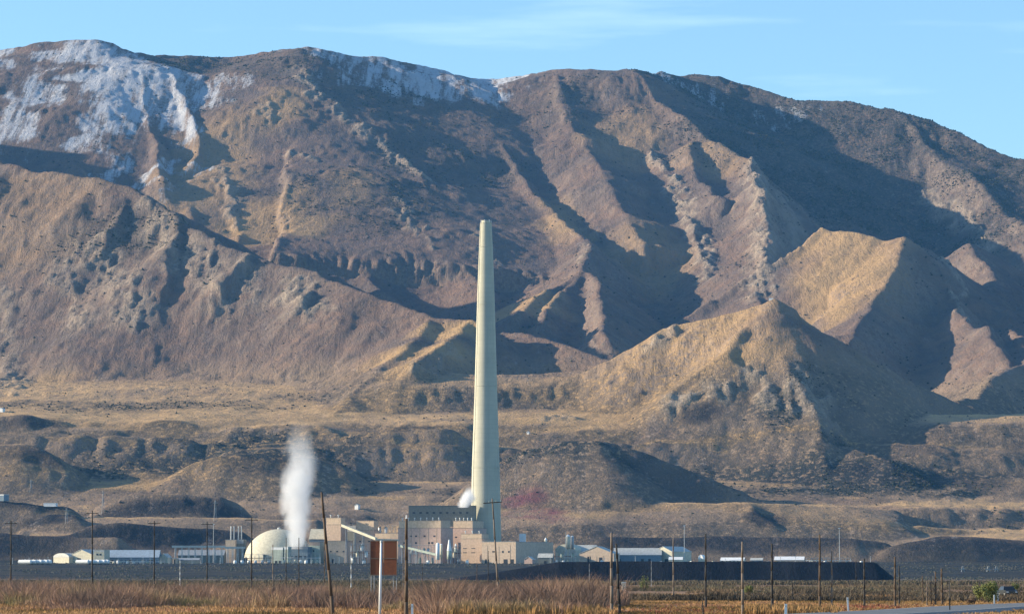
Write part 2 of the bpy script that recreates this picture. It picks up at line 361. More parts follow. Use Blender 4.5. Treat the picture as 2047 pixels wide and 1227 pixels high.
# running water: droplets walk downhill together, cutting and dropping as they go
def erode(h, n, steps, seed, cut, cap):
    rng = np.random.default_rng(seed)
    ny, nx = h.shape
    x = rng.uniform(2, nx - 3, n); y = rng.uniform(2, ny - 3, n)
    vx = np.zeros(n); vy = np.zeros(n); sed = np.zeros(n); w = np.ones(n)
    for k in range(steps):
        ix = x.astype(int); iy = y.astype(int); fx = x - ix; fy = y - iy
        h00, h10, h01, h11 = h[iy, ix], h[iy, ix + 1], h[iy + 1, ix], h[iy + 1, ix + 1]
        gxx = (h10 - h00) * (1 - fy) + (h11 - h01) * fy; gyy = (h01 - h00) * (1 - fx) + (h11 - h10) * fx
        z = (h00 * (1 - fx) + h10 * fx) * (1 - fy) + (h01 * (1 - fx) + h11 * fx) * fy
        vx = vx * .35 - gxx * .65; vy = vy * .35 - gyy * .65
        m = np.hypot(vx, vy) + 1e-6
        x2 = np.clip(x + vx / m, 2, nx - 3); y2 = np.clip(y + vy / m, 2, ny - 3)
        jx = x2.astype(int); jy = y2.astype(int); ex = x2 - jx; ey = y2 - jy
        z2 = (h[jy, jx] * (1 - ex) + h[jy, jx + 1] * ex) * (1 - ey) + (h[jy + 1, jx] * (1 - ex) + h[jy + 1, jx + 1] * ex) * ey
        dz = z - z2
        c = np.maximum(dz, 0) * cap * w
        d = np.where(dz <= 0, -np.minimum(sed, -dz), np.where(sed > c, -(sed - c) * .2, np.minimum((c - sed) * cut, dz * .8)))
        for oy, ox, ww in ((0, 0, (1 - fx) * (1 - fy)), (0, 1, fx * (1 - fy)), (1, 0, (1 - fx) * fy), (1, 1, fx * fy)):
            np.subtract.at(h, (iy + oy, ix + ox), d * ww)
        sed = sed + d; x, y = x2, y2; w *= .985
    return h
hb = H.copy()
for k in range(9):
    H = erode(H, 36000, 85, 100 + k, .3, 1.5)
dE = H - hb
H = hb + np.clip(blur(dE, 1), -24, 10) * np.clip((GYY - 4700) / 500, .4, 1)
print('erosion', round(time.time() - T0, 1))
def sample(a, X, Y):
    fx = np.clip((X - GX0) / GS, 0, a.shape[1] - 1.001); fy = np.clip((Y - GY0) / GS, 0, a.shape[0] - 1.001)
    ix = fx.astype(int); iy = fy.astype(int); fx = fx - ix; fy = fy - iy
    return (a[iy, ix] * (1 - fx) + a[iy, ix + 1] * fx) * (1 - fy) + (a[iy + 1, ix] * (1 - fx) + a[iy + 1, ix + 1] * fx) * fy
ys = np.concatenate([np.arange(2500, 4040, 12.), np.arange(4040, 5700, 4.), np.arange(5700, 9900, 6.)])
xs = np.arange(-2000, 1801, 5.)
XX, YY = np.meshgrid(xs, ys)
ROCK = sample(blur(np.clip((slope(blur(H, 2)) - .68) / .25, 0, 1), 2), XX, YY)
Z1 = base_z(XX, YY); Z2 = sample(H, XX, YY)
f = np.clip((YY - 4010) / 60, 0, 1); ZZ = Z1 * (1 - f) + Z2 * f
hi = np.clip((YY - 4200) / 200, 0, 1)
ZZ = ZZ + hi * ((fbm(XX / 22, YY / 22, 3, 31) - .5) * 4 + ROCK * (fbm(XX / 26, YY / 26, 4, 77, ridged=True) - .5) * 12)
SB = sample(blur(slope(blur(H, 2)), 2), XX, YY)
lowm = np.clip((345 - ZZ) / 50, 0, 1) * np.clip((YY - 4150) / 100, 0, 1)
BENCH = lowm * np.clip((.24 - SB) / .08, 0, 1)
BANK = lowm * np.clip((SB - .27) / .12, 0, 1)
# ribs of bare rock standing out of the slopes
CRAGS = [([(590,150,8720),(640,205,8500),(700,250,8350),(780,300,8180),(850,345,7980)], 26, .9), ([(520,235,8420),(545,255,8350)], 26, .8), ([(430,345,8030),(460,400,7780),(475,450,7560)], 18, .9), ([(575,300,8150),(620,330,8060)], 16, .8),
 ([(790,445,7700),(830,490,7500),(870,540,7300)], 16, .8), ([(1310,300,8400),(1335,350,8180),(1370,420,7850),(1400,490,7500),(1425,560,7120)], 20, 1), ([(1500,305,8180),(1517,370,7860),(1524,440,7500),(1527,510,7100),(1515,590,6600)], 30, 1), ([(1640,800,4880),(1660,850,4800)], 16, .7),
 ([(1560,330,8000),(1600,430,7500)], 24, .6), ([(1865,495,7050),(1905,570,6650),(1940,640,6250)], 10, .9), ([(1850,340,8480),(1920,395,8250),(1985,445,7960)], 22, .8), ([(960,440,7500),(990,500,7250)], 18, .6), ([(1180,488,7350),(1165,525,7050)], 14, .7),
 ([(120,470,6050),(160,560,5760)], 36, .7), ([(170,440,6100),(240,500,5920),(280,560,5740)], 46, .75), ([(300,410,6180),(345,500,5920)], 36, .7), ([(390,470,6000),(440,560,5740)], 38, .75), ([(480,505,5900),(520,560,5740)], 28, .6), ([(590,550,5760),(620,600,5620)], 36, 1),
 ([(1330,655,5115),(1300,690,5080)], 18, .9), ([(1500,745,4905),(1540,800,4860),(1570,850,4810)], 22, .8), ([(1600,790,4870),(1640,850,4800)], 30, .8), ([(1350,805,4860),(1430,810,4860)], 26, 1), ([(830,735,5105),(900,680,5280)], 9, .7), ([(1080,820,4920),(1130,800,4940)], 14, .5), ([(0,440,6000),(30,600,5500),(5,700,5200)], 26, .6)]
CR = np.zeros_like(XX)
wcx, wcy = (fbm(XX / 40, YY / 40, 3, 500) - .5) * 60, (fbm(XX / 40, YY / 40, 3, 501) - .5) * 60
for pts, wd, wt in CRAGS:
    P = [at(*p) for p in pts]
    for a, b in zip(P[:-1], P[1:]):
        i0, i1 = np.searchsorted(ys, min(a.y, b.y) - 150), np.searchsorted(ys, max(a.y, b.y) + 150); j0, j1 = np.searchsorted(xs, min(a.x, b.x) - 150), np.searchsorted(xs, max(a.x, b.x) + 150)
        X, Y = XX[i0:i1, j0:j1] + wcx[i0:i1, j0:j1], YY[i0:i1, j0:j1] + wcy[i0:i1, j0:j1]
        dx, dy = b.x - a.x, b.y - a.y; t_ = np.clip(((X - a.x) * dx + (Y - a.y) * dy) / (dx * dx + dy * dy), 0, 1)
        d = np.hypot(X - a.x - t_ * dx, Y - a.y - t_ * dy); CR[i0:i1, j0:j1] = np.maximum(CR[i0:i1, j0:j1], wt * np.clip(1.3 - d / wd, 0, 1))
crn = fbm(XX / 17, YY / 46, 4, 511, .6, True)
CR = np.clip(CR, 0, 1) * np.clip((crn - .35) * 3, .0, 1)
ZZ = ZZ + CR * (np.clip(crn - .38, 0, 1) * 17 + (fbm(XX / 9, YY / 15, 2, 515) - .5) * 6)
def hit(px, py, y0=4120.):
    """where the sight line through (px, py) meets the land"""
    for Y in np.arange(y0, 9500, 6.):
        p = at(px, py, Y)
        if ground_z(p.x, p.y) > p.z: return p
    return at(px, py, 5000)
def ground_z(x, y):
    """height of the land under (x, y)"""
    if y < 2500: return 0.0
    fx = (x + 2000) / 5.; j = int(min(max(fx, 0), len(xs) - 2)); i = int(min(max(np.searchsorted(ys, y) - 1, 0), len(ys) - 2))
    fy = (y - ys[i]) / (ys[i + 1] - ys[i]); fx = min(max(fx - j, 0), 1)
    return float((ZZ[i, j] * (1 - fx) + ZZ[i, j + 1] * fx) * (1 - fy) + (ZZ[i + 1, j] * (1 - fx) + ZZ[i + 1, j + 1] * fx) * fy)
def sample2(a, x, y):
    fx = np.clip((x + 2000) / 5., 0, len(xs) - 1.001); j = fx.astype(int); fx = fx - j
    i = np.clip(np.searchsorted(ys, y) - 1, 0, len(ys) - 2); fy = np.clip((y - ys[i]) / (ys[i + 1] - ys[i]), 0, 1)
    return (a[i, j] * (1 - fx) + a[i, j + 1] * fx) * (1 - fy) + (a[i + 1, j] * (1 - fx) + a[i + 1, j + 1] * fx) * fy
V = np.stack([XX, YY, ZZ], -1).reshape(-1, 3)
ny_, nx_ = XX.shape
ii = (np.arange(ny_ - 1)[:, None] * nx_ + np.arange(nx_ - 1)[None, :]).ravel()
F = np.stack([ii, ii + 1, ii + nx_ + 1, ii + nx_], -1)
# ground cover, and shade painted dark under slag: soft patches standing on the land (px, py, depth, half width m, half depth m, weight)
def patch(lst, seed, wob=90):
    m = np.zeros_like(XX)
    wx_ = (fbm(XX / 120, YY / 120, 4, seed) - .5) * wob * 2; wy_ = (fbm(XX / 120, YY / 120, 4, seed + 5) - .5) * wob * 2
    for px, py, Y, rx, ry, w in lst:
        c = at(px, py, Y) if Y else hit(px, py)
        d = ((XX + wx_ - c.x) / rx) ** 2 + ((YY + wy_ - c.y) / ry) ** 2
        m = np.maximum(m, w * np.clip(1.25 - d, 0, 1))
    return np.clip(m, 0, 1)
snow = patch([(-20,140,8900,120,150,.75),(60,230,8500,90,280,.75),(30,280,8300,60,200,.8),(190,110,8900,120,150,.8),(230,200,8650,95,420,1),(215,270,8350,60,300,.85),(225,330,8000,40,240,.55),(320,210,8600,110,330,.9),(345,330,8000,36,280,.6),(385,260,8450,70,300,.8),(400,180,8700,100,160,.6),(450,200,8600,60,160,.5),
  (700,130,9000,200,140,.65),(660,160,8900,120,130,.7),(740,185,8800,150,120,.6),(800,170,8950,170,150,.6),(860,200,8900,170,130,.7),(930,200,9200,120,240,.95),(985,200,9350,100,280,.95),(1000,245,9000,90,200,.8),
  (1330,165,9200,90,140,.5),(1420,185,9150,110,100,.4),(1560,215,9050,130,80,.3)], 300, 110)
grass = patch([(745,1000,0,40,16,1),(300,877,0,700,10,1),(1400,877,0,500,10,1),(200,962,0,300,12,1),(350,835,0,300,60,.8),(150,840,0,200,40,.8),(500,915,0,90,30,.6),(330,925,0,130,40,.6),(950,890,0,60,60,.6),(1150,800,0,70,40,1),(1240,770,0,80,50,1),(1330,710,0,90,50,1),(1300,820,0,60,30,1),(1200,850,0,80,24,1),(1420,740,0,60,60,1),(1470,650,0,70,40,.9),(820,740,0,60,50,1),(700,815,0,120,40,1),(1100,780,0,120,50,.7),(1690,560,0,90,200,1),(1660,620,0,70,120,1),(560,960,0,120,30,.5),(1350,1015,0,250,25,.7),(1750,1040,0,200,20,.8),(400,1035,0,260,14,.9),(780,900,0,140,30,.5),(100,850,4880,300,30,.9),(400,860,4870,300,30,.9),(250,965,4640,300,30,1),(600,875,4800,250,30,.9),(450,790,5030,180,40,.7),(1000,870,4850,200,25,.9),(300,810,4960,300,40,.5),(400,360,7900,130,350,.6),(440,300,8200,110,250,.6),(530,440,7600,120,200,.9),(560,240,8400,90,160,.7),(600,470,7500,90,120,.9),(100,370,6300,150,130,.3),(60,420,6200,100,200,.3),(100,600,5500,60,120,.8),
  (690,380,7800,60,200,.5),(1060,580,6600,100,150,.8),(1130,430,7700,60,300,.7),(1250,300,8500,120,300,.5),(1450,300,8300,120,160,.6),(1300,500,7400,110,300,.5),(1700,560,6700,130,400,1),
  (850,690,5250,120,90,1),(720,790,5020,110,60,1),(900,650,5400,80,60,1),(640,830,4930,120,60,.9),(1400,660,5060,150,80,1),(1300,740,4980,170,80,1),(1150,800,4930,170,60,1),(1450,700,4950,120,60,1),(1080,800,4950,140,60,.6),
  (1100,760,5100,250,80,.5),(1350,780,4880,120,50,1),(1230,840,4860,120,40,.8)], 340, 60)
bush = patch([(450,900,4720,200,50,.8),(1180,940,4580,200,70,1),(1750,960,4650,260,90,.8),(250,790,5050,300,90,.7),(650,740,5150,60,60,.5),(560,150,8800,220,150,.5),(800,240,8600,260,220,.5),(900,330,8200,200,260,.4),
  (1150,200,8800,170,250,.4),(1650,320,8600,420,600,1.2),(1900,330,8500,420,700,1.3),(1550,200,9200,500,260,1.2),(1750,250,8900,400,300,1.3),(420,130,8950,170,130,.8),(700,450,7700,250,300,.5),(300,440,6100,200,120,.6),(1590,800,4870,70,80,.6)], 380)
red = patch([(1040,1000,0,34,30,1),(1065,1028,0,44,34,1),(1100,1040,0,26,20,.9)], 420, 30)
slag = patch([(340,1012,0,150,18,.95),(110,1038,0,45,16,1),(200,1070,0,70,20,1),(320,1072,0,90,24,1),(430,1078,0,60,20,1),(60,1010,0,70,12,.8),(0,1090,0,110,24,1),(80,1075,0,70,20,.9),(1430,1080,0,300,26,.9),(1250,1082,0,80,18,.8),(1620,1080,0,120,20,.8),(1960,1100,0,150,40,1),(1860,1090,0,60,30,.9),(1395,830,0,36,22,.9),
  (60,850,0,50,12,.7),(60,915,0,50,22,.7),(790,862,0,80,10,.6),(1330,950,0,100,30,.5),(1530,1035,0,34,26,.9),(1800,940,0,180,50,.6),(540,930,0,70,26,.5)], 421, 14)  # these patches paint the shade of banks and mounds, not slag
t = NT('mountain_soil')
P = t.pos()
nA = t.noise(P, .006, 6, .65); nB = t.noise(P, .03, 5, .7); nC = t.noise(P, .12, 4, .75); nD = t.noise(P, .35, 3, .8)
nrm = t.add('ShaderNodeNewGeometry').outputs['Normal']
sp = t.add('ShaderNodeSeparateXYZ'); t.l.new(nrm, sp.inputs[0])
lowland = t.add('ShaderNodeSeparateXYZ'); t.l.new(P, lowland.inputs[0])
steep = t.ramp(sp.outputs[2], .93, .72)
c = t.mix(t.ramp(nA, .38, .62), (.125, .092, .075), (.165, .108, .078))
c = t.mix(t.math('MULTIPLY', t.ramp(nB, .42, .62), .55), c, (.085, .073, .068))
c = t.mix(t.math('MULTIPLY', t.ramp(lowland.outputs[2], 380, 300), t.ramp(nA, .72, .4, .35, .95)), c, (.27, .19, .12))
g = t.math('MULTIPLY', t.attr('grass'), t.ramp(nB, .85, .52, .15, 1.0))
c = t.mix(g, c, (.33, .215, .105))
c = t.mix(t.math('MULTIPLY', t.attr('bench'), t.ramp(nB, .72, .45)), c, (.44, .285, .14))
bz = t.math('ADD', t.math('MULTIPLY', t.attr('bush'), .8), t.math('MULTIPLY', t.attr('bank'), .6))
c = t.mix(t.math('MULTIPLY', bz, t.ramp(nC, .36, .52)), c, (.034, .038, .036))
c = t.mix(t.math('MULTIPLY', t.attr('rock'), t.ramp(nC, .38, .62)), c, (.22, .165, .125))
c = t.mix(t.math('MULTIPLY', t.attr('rock'), t.ramp(nD, .55, .70)), c, (.07, .06, .055))
c = t.mix(t.math('MULTIPLY', t.attr('crag'), t.ramp(nC, .62, .42, .35, .95)), c, (.29, .235, .175))
c = t.mix(t.math('MULTIPLY', t.ramp(nC, .58, .66), .6), c, (.06, .062, .055))
c = t.mix(t.math('MULTIPLY', t.attr('red'), t.ramp(nB, .7, .4)), c, (.15, .06, .065))
c = t.mix(t.math('MULTIPLY', t.attr('slag'), t.ramp(nC, .3, .55, .75, .98)), c, (.015, .019, .026))  # shade of banks and mounds, darkened in the colour
streak = t.noise(P, .035, 5, .7, sc3=(1.3, .12, .12))
sn = t.math('SUBTRACT', t.math('MULTIPLY', t.attr('snow'), 1.5), t.math('ADD', t.math('MULTIPLY', t.ramp(nC, .3, .75), .55), t.math('MULTIPLY', t.ramp(streak, .36, .64), .95)))
sn = t.ramp(sn, -.3, .75)
c = t.mix(t.math('MULTIPLY', sn, .8), c, (.42, .44, .47))
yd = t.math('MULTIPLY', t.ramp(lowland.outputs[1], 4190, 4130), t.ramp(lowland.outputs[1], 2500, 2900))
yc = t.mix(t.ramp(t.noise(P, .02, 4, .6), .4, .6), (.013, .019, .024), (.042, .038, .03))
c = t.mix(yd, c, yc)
c = t.mix(.25, c, t.mix(nD, (.0, .0, .0), (1.8, 1.8, 1.8)), 'OVERLAY')
t.col(c)
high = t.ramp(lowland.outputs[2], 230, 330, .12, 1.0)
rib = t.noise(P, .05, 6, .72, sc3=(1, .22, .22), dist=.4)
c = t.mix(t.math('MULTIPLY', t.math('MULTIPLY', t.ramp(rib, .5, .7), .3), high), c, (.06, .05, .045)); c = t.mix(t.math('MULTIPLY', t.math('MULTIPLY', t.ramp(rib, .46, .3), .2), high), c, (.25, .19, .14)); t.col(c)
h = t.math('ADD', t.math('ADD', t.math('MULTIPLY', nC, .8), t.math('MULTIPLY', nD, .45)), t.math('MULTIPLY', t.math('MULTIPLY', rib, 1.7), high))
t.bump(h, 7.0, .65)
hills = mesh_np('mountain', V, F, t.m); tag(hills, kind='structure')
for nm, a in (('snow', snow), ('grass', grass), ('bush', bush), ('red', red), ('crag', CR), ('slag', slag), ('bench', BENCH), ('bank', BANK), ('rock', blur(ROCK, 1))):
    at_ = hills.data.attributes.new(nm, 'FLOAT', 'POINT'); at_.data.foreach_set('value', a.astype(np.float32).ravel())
print('mountain', round(time.time() - T0, 1))
# ------------------------------------------------------------------ flat land, road, slag heap
t = NT('dry_flat'); P = t.pos(); n1 = t.noise(P, .02, 5, .6); n2 = t.noise(P, .15, 5, .7); n3 = t.noise(P, 1.2, 4, .7)
c = t.mix(t.ramp(n1, .35, .65), (.36, .22, .12), (.28, .165, .095)); c = t.mix(t.math('MULTIPLY', t.ramp(n2, .45, .65), .7), c, (.12, .085, .055))
c = t.mix(t.math('MULTIPLY', t.ramp(n3, .5, .7), .5), c, (.07, .055, .04)); far = t.add('ShaderNodeSeparateXYZ'); t.l.new(P, far.inputs[0]); c = t.mix(t.ramp(far.outputs[1], 900, 1700), c, t.mix(t.ramp(n1, .4, .6), (.045, .045, .035), (.12, .075, .055))); t.col(c); t.bump(n3, .12, .6)
gxs = np.concatenate([-np.geomspace(6000, 420, 14), np.arange(-400, 401, 8.), np.geomspace(420, 6000, 14)])
gys = np.concatenate([np.arange(-300, 100, 50.), np.arange(100, 900, 5.), np.arange(900, 2620, 20.)])
GX, GY = np.meshgrid(gxs, gys)
def lumps(X, Y): return (fbm(X / 40, Y / 40, 3, 61) - .5) * .22 * np.clip((Y - 60) / 100, 0, 1) * np.clip(1 - (Y - 2200) / 300, 0, 1)
GZ = lumps(GX, GY)
n_ = GX.shape[1]; q = (np.arange(GX.shape[0] - 1)[:, None] * n_ + np.arange(n_ - 1)[None]).ravel()
g = mesh_np('ground', np.stack([GX, GY, GZ], -1).reshape(-1, 3), np.stack([q, q + 1, q + n_ + 1, q + n_], -1), t.m); tag(g, kind='structure')
def strip(name, pts, wd, z, m, kind='structure', skirt=0):
    V = []; n = len(pts)
    for i, p in enumerate(pts):
        a = Vector(pts[max(i - 1, 0)]); b = Vector(pts[min(i + 1, n - 1)]); d = (b - a).normalized(); s_ = Vector((-d.y, d.x)) * wd / 2; p = Vector(p)
        for e in (s_, -s_): V.append((p.x + e.x, p.y + e.y, z + float(lumps(np.array(p.x + e.x), np.array(p.y + e.y)))))
    o = mesh_np(name, V, [(2 * i, 2 * i + 1, 2 * i + 3, 2 * i + 2) for i in range(n - 1)], m, smooth=False); tag(o, kind=kind); return o
asph = mat('asphalt', (.17, .18, .185), rough=.85, scale=.5)
cl = [(-6, 150), (12, 200), (30.5, 256), (40, 291), (48.5, 318), (64, 356), (90, 405), (130, 470)]
fine = []
for (x0, y0), (x1, y1) in zip(cl[:-1], cl[1:]):
    for k in range(8): fine.append((x0 + (x1 - x0) * k / 8, y0 + (y1 - y0) * k / 8))
V = []
for i, p in enumerate(fine):
    a = Vector(fine[max(i - 1, 0)]); b = Vector(fine[min(i + 1, len(fine) - 1)]); d = (b - a).normalized(); s_ = Vector((-d.y, d.x)); p = Vector(p)
    for wv_, zz in ((6.0, -.3), (3.8, .30), (-3.8, .30), (-6.0, -.3)): e = p + s_ * wv_; V.append((e.x, e.y, zz))
F = [(4 * i + k, 4 * i + k + 1, 4 * i + 5 + k, 4 * i + 4 + k) for i in range(len(fine) - 1) for k in range(3)]
tag(mesh_np('road', V, F, asph, smooth=False), kind='structure')
wl_ = mat('road_paint', (.62, .62, .58))
for off, nm in ((3.4, 'edge_line'), (-3.4, 'edge_line')):
    V = []
    for i, p in enumerate(fine):
        a = Vector(fine[max(i - 1, 0)]); b = Vector(fine[min(i + 1, len(fine) - 1)]); d = (b - a).normalized(); s_ = Vector((-d.y, d.x)); p = Vector(p)
        for w_ in (off - .07, off + .07): e = p + s_ * w_; V.append((e.x, e.y, .306))
    tag(mesh_np('road_marking', V, [(2 * i, 2 * i + 1, 2 * i + 3, 2 * i + 2) for i in range(len(fine) - 1)], wl_, smooth=False), kind='structure')
# slag heap: flat topped black bank across the right half of the flat
t = NT('shaded_black_slag'); P = t.obj(); n1 = t.noise(P, .08, 5, .7); n2 = t.noise(P, .5, 4, .7, sc3=(1, 1, .25))
t.col(t.mix(t.ramp(n1, .35, .7), (.006, .009, .016), (.011, .014, .022))); t.bump(t.math('ADD', n1, n2), 1.2, .7)  # slag black, deepened and blued to carry shade on the face
Yh = 2350.
top = [(880, 1130), (960, 1126), (1040, 1124), (1120, 1122), (1300, 1121.5), (1500, 1121.5), (1650, 1122), (1740, 1123), (1762, 1125)]
V = []; nn = 140
X0, X1 = at(860, 1120, Yh).x, at(1800, 1120, Yh).x
rows = [(-17, 0), (-8.5, .5), (-1, .96), (0, 1), (60, 1.02), (160, 1.0), (200, 0)]
tx = [at(a, b, Yh).x for a, b in top]; tz = [at(a, b, Yh).z for a, b in top]
for i in range(nn + 1):
    x = X0 + (X1 - X0) * i / nn; z = np.interp(x, tx, tz); z *= min(1, max(0, (x - X0) / 90)) ; 
    e = min(1, max(0, (X1 - 1 - x) / 16)); z *= e
    wob = (fbm(np.array(x / 22), np.array(3.3), 4, 12) - .5)
    for dy, f_ in rows: V.append((x, Yh + dy * (1 + .3 * wob) + wob * 9, max(-.3, z * f_ * (1 + .05 * wob)) - (.3 if f_ == 0 else 0)))
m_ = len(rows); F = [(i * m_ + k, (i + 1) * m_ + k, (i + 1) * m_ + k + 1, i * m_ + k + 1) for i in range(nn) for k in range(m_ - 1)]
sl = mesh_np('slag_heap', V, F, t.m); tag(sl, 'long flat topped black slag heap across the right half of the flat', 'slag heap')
def S(Y): return Y / FPX
def building(name, label, px0, px1, pyt, Y, dep, yaw, wall, roofm, kind='flat', rise=.2, land=0, win=(), doors=(), vents=0, clere=0, group=None, cat='building', cols=0):
    a, b = at(px0, pyt, Y), at(px1, pyt, Y); w = (b.x - a.x) / math.cos(yaw)
    zb = min(ground_z(a.x, a.y), ground_z(b.x, b.y - w * math.sin(yaw)), ground_z(a.x + dep * math.sin(yaw), a.y + dep)) - .6
    if land: zb = ground_z(a.x, a.y) - .6; a.z = zb + land + .6
    r = empty(name, (a.x, a.y, zb), -yaw, label, cat, group); h = a.z - zb
    eave = h * (1 - rise) if kind != 'flat' else h
    ch = h * clere
    MB().box(0, w, 0, dep, 0, (h - ch if clere else eave) - (.45 if kind == 'flat' else 0)).build('wall', wall, r)
    if clere:
        MB().box(w * .01 + .3, w - .3, .6, dep * .8, h - ch, h - .45).build('clerestory', M['band'], r)
        MB().box(w * .01, w, .25, dep * .8 + .4, h - .45, h).build('clerestory_roof', roofm, r)
        MB().box(-.3, w + .3, -.3, dep + .3, h - ch - .45, h - ch + .003).build('roof', roofm, r)
    elif kind == 'flat':
        MB().box(-.25, w + .25, -.25, dep + .25, h - .45, h).build('roof', roofm, r)
        MB().box(-.05, w + .05, -.08, -.003, h - h * .16, h - .5).build('fascia', M['band'] if wall in (M['tan'], M['tan2'], M['pink']) else roofm, r)
    elif kind == 'gable':       # ridge runs away from the front, gable end to the front
        m = MB(); m.prism([(-.4, eave), (w / 2, h), (w + .4, eave), (w + .4, eave + .35), (w / 2, h + .35), (-.4, eave + .35)], -.5, dep + .5); rf = m.build('roof', roofm, r)
        MB().prism([(0, eave), (w, eave), (w / 2, h - .01)], 0, dep).build('gable_wall', wall, r)
    elif kind == 'ridge':       # ridge runs along the front
        m = MB()
        V = [(-.4, -.5, eave), (w + .4, -.5, eave), (w + .4, dep / 2, h), (-.4, dep / 2, h), (-.4, dep + .5, eave), (w + .4, dep + .5, eave)]
        m.add(V + [(x, y, z + .35) for x, y, z in V], [(0, 1, 2, 3), (3, 2, 5, 4), (6, 9, 8, 7), (9, 10, 11, 8), (0, 6, 7, 1), (4, 5, 11, 10), (0, 3, 9, 6), (3, 4, 10, 9), (1, 7, 8, 2), (2, 8, 11, 5)]); m.build('roof', roofm, r)
        MB().add([(0, 0, eave), (0, dep, eave), (0, dep / 2, h), (w, 0, eave), (w, dep, eave), (w, dep / 2, h)], [(0, 2, 1), (3, 4, 5), (0, 3, 5, 2), (1, 2, 5, 4)]).build('gable_wall', wall, r)
    elif kind == 'barrel':
        n = 14; pts = [(w / 2 - (w / 2 + .3) * math.cos(k * math.pi / n), eave + (h - eave) * math.sin(k * math.pi / n)) for k in range(n + 1)]
        MB().prism(pts, -.3, dep + .3).build('roof', roofm, r, smooth=False)
    for (u, v, ww, hh) in win:
        f = MB().box(w * u - ww / 2, w * u + ww / 2, -.16, -.004, h * v, h * v + hh).build('window', M['glass'], r)
    for (u, ww, hh) in doors:
        MB().box(w * u - ww / 2, w * u + ww / 2, -.2, -.005, .6, .6 + hh).build('door', M['dark'], r)
    for k in range(vents):
        x = w * (k + .5) / vents
        MB().lathe([(.5, h), (.5, h + 2.2), (1.0, h + 2.4), (1.0, h + 3.0), (.2, h + 3.6)], 8, (x, min(3.5, dep * .25))).build('roof_vent', M['silver'], r)
    for k in range(cols):
        x = w * (k + .5) / cols
        MB().box(x - .25, x + .25, -.22, -.006, 0, eave * .82).build('pilaster', M['band'], r)
    return r
th = R(24)
W2 = lambda n, v, ww=2.4, hh=1.6: [((k + .5) / n, v, ww, hh) for k in range(n)]
building('smelter_building', 'largest tan smelter hall with vents along its raised roof, left of the tall stack', 796, 882, 1040, 3990, 34, th, M['pink'], M['roof'], clere=.17, vents=7, win=[(.3, .62, 2.6, 1.8), (.42, .62, 2.6, 1.8), (.62, .62, 2.6, 1.8), (.85, .62, 2.6, 1.8), (.42, .46, 2.6, 2.2), (.72, .46, 2.6, 2.2), (.8, .46, 2.6, 2.2), (.15, .46, 2.6, 2.2)], cols=5)
building('smelter_building', 'tan smelter hall with roof vents half shaded by the larger hall beside it', 905, 945, 1040, 4020, 40, th, M['pink'], M['roof'], clere=.17, vents=5, win=W2(3, .6))
building('process_building', 'tan block with three roof vents just in front of the foot of the tall stack', 921, 963, 1066, 3960, 26, th, M['tan'], M['roof'], clere=.16, vents=3, win=[(.2, .5, 5, .8), (.6, .5, 5, .8), (.2, .36, 5, .8), (.6, .36, 5, .8)])
building('process_building', 'wide tan shed with a long shaded grey flank, below and right of the tall stack', 963, 1031, 1082, 3930, 110, th, M['tan2'], M['grey'], win=[(.35, .52, 3.4, 1.6), (.62, .5, 2, 2.4), (.8, .5, 2, 2.4)], doors=[(.15, 5, 5), (.7, 5, 5), (.88, 5, 5)], cols=3)
building('process_building', 'tall narrow tan tower building at the upper end of the conveyor', 651, 682, 1034, 4060, 16, th, M['tan'], M['roof'], clere=.15, vents=2)
building('process_building', 'low olive tan annex at the foot of the tan tower building', 655, 694, 1080, 4000, 16, th, M['tan2'], M['roof'], doors=[(.3, 4, 5)], win=W2(3, .5))
building('process_building', 'middle tan block right of the tower building and above the conveyor', 711, 748, 1040, 4060, 14, th, M['tan'], M['roof'], clere=.22, win=W2(2, .5))
building('process_building', 'long low tan block directly above the rusty sign', 750, 797, 1065, 4020, 20, th, M['tan'], M['roof'], cols=4)
building('process_building', 'small grey annex in the shade behind the conveyor', 686, 712, 1050, 4080, 16, th, M['olive'], M['grey'])
building('dust_collector', 'long dark olive steel duct house behind the smelter halls with steam on its right end', 817, 950, 1010, 4060, 12, R(6), M['olive'], M['olive'], win=[(.1 * k + .08, .86, 3, 2) for k in range(9)], cat='duct house')
building('white_building', 'small white hut on the slope above the conveyor', 709, 716, 1005, hit(712.5, 1018).y, 6, th, M['white'], M['roofp'], 'gable', land=7)
building('white_warehouse', 'leftmost and smallest of the white sheds, with a rounded roof', 107, 142, 1105, 4000, 24, R(40), M['cream'], M['roofp'], 'barrel', .4)
building('white_warehouse', 'white gabled shed between the round roofed shed and the long blue tinted one', 142, 186, 1098, 3990, 26, R(30), M['cream'], M['roofp'], 'gable', .35, doors=[(.4, 5, 6)])
building('white_warehouse', 'white block with two dark openings joined to the long blue tinted roof', 187, 209, 1098, 3960, 20, R(12), M['cream'], M['roofp'], win=[(.35, .6, 2.2, 2.2), (.65, .6, 2.2, 2.2)])
building('long_warehouse', 'long low warehouse with bluish shade painted into its white roof and its wall', 213, 318, 1099, 3985, 22, R(3), M['skyb'], M['blue'], 'ridge', .55, doors=[(.1, 4, 4), (.45, 4, 4), (.7, 4, 4), (.85, 4, 4)])
building('shed', 'tiny pale shed at the right end of the long blue tinted warehouse', 319, 335, 1106, 3990, 12, R(20), M['cream'], M['roofp'], 'gable', .4)
building('shed', 'low beige shed with a bright end wall under the left pipe bridge', 345, 352, 1115, 3880, 12, R(10), M['tan2'], M['roofp'], 'flat', doors=[(.6, 1.6, 5)])
building('shed', 'long beige shed with a grey roof running right from the bright end wall', 354, 398, 1115, 3890, 12, R(4), M['tan'], M['grey'], 'ridge', .35)
blk = building('boiler_house', 'small beige boiler house carrying four thin white pipes on its roof', 451, 470, 1078, 4060, 14, R(12), M['tan2'], M['grey'])
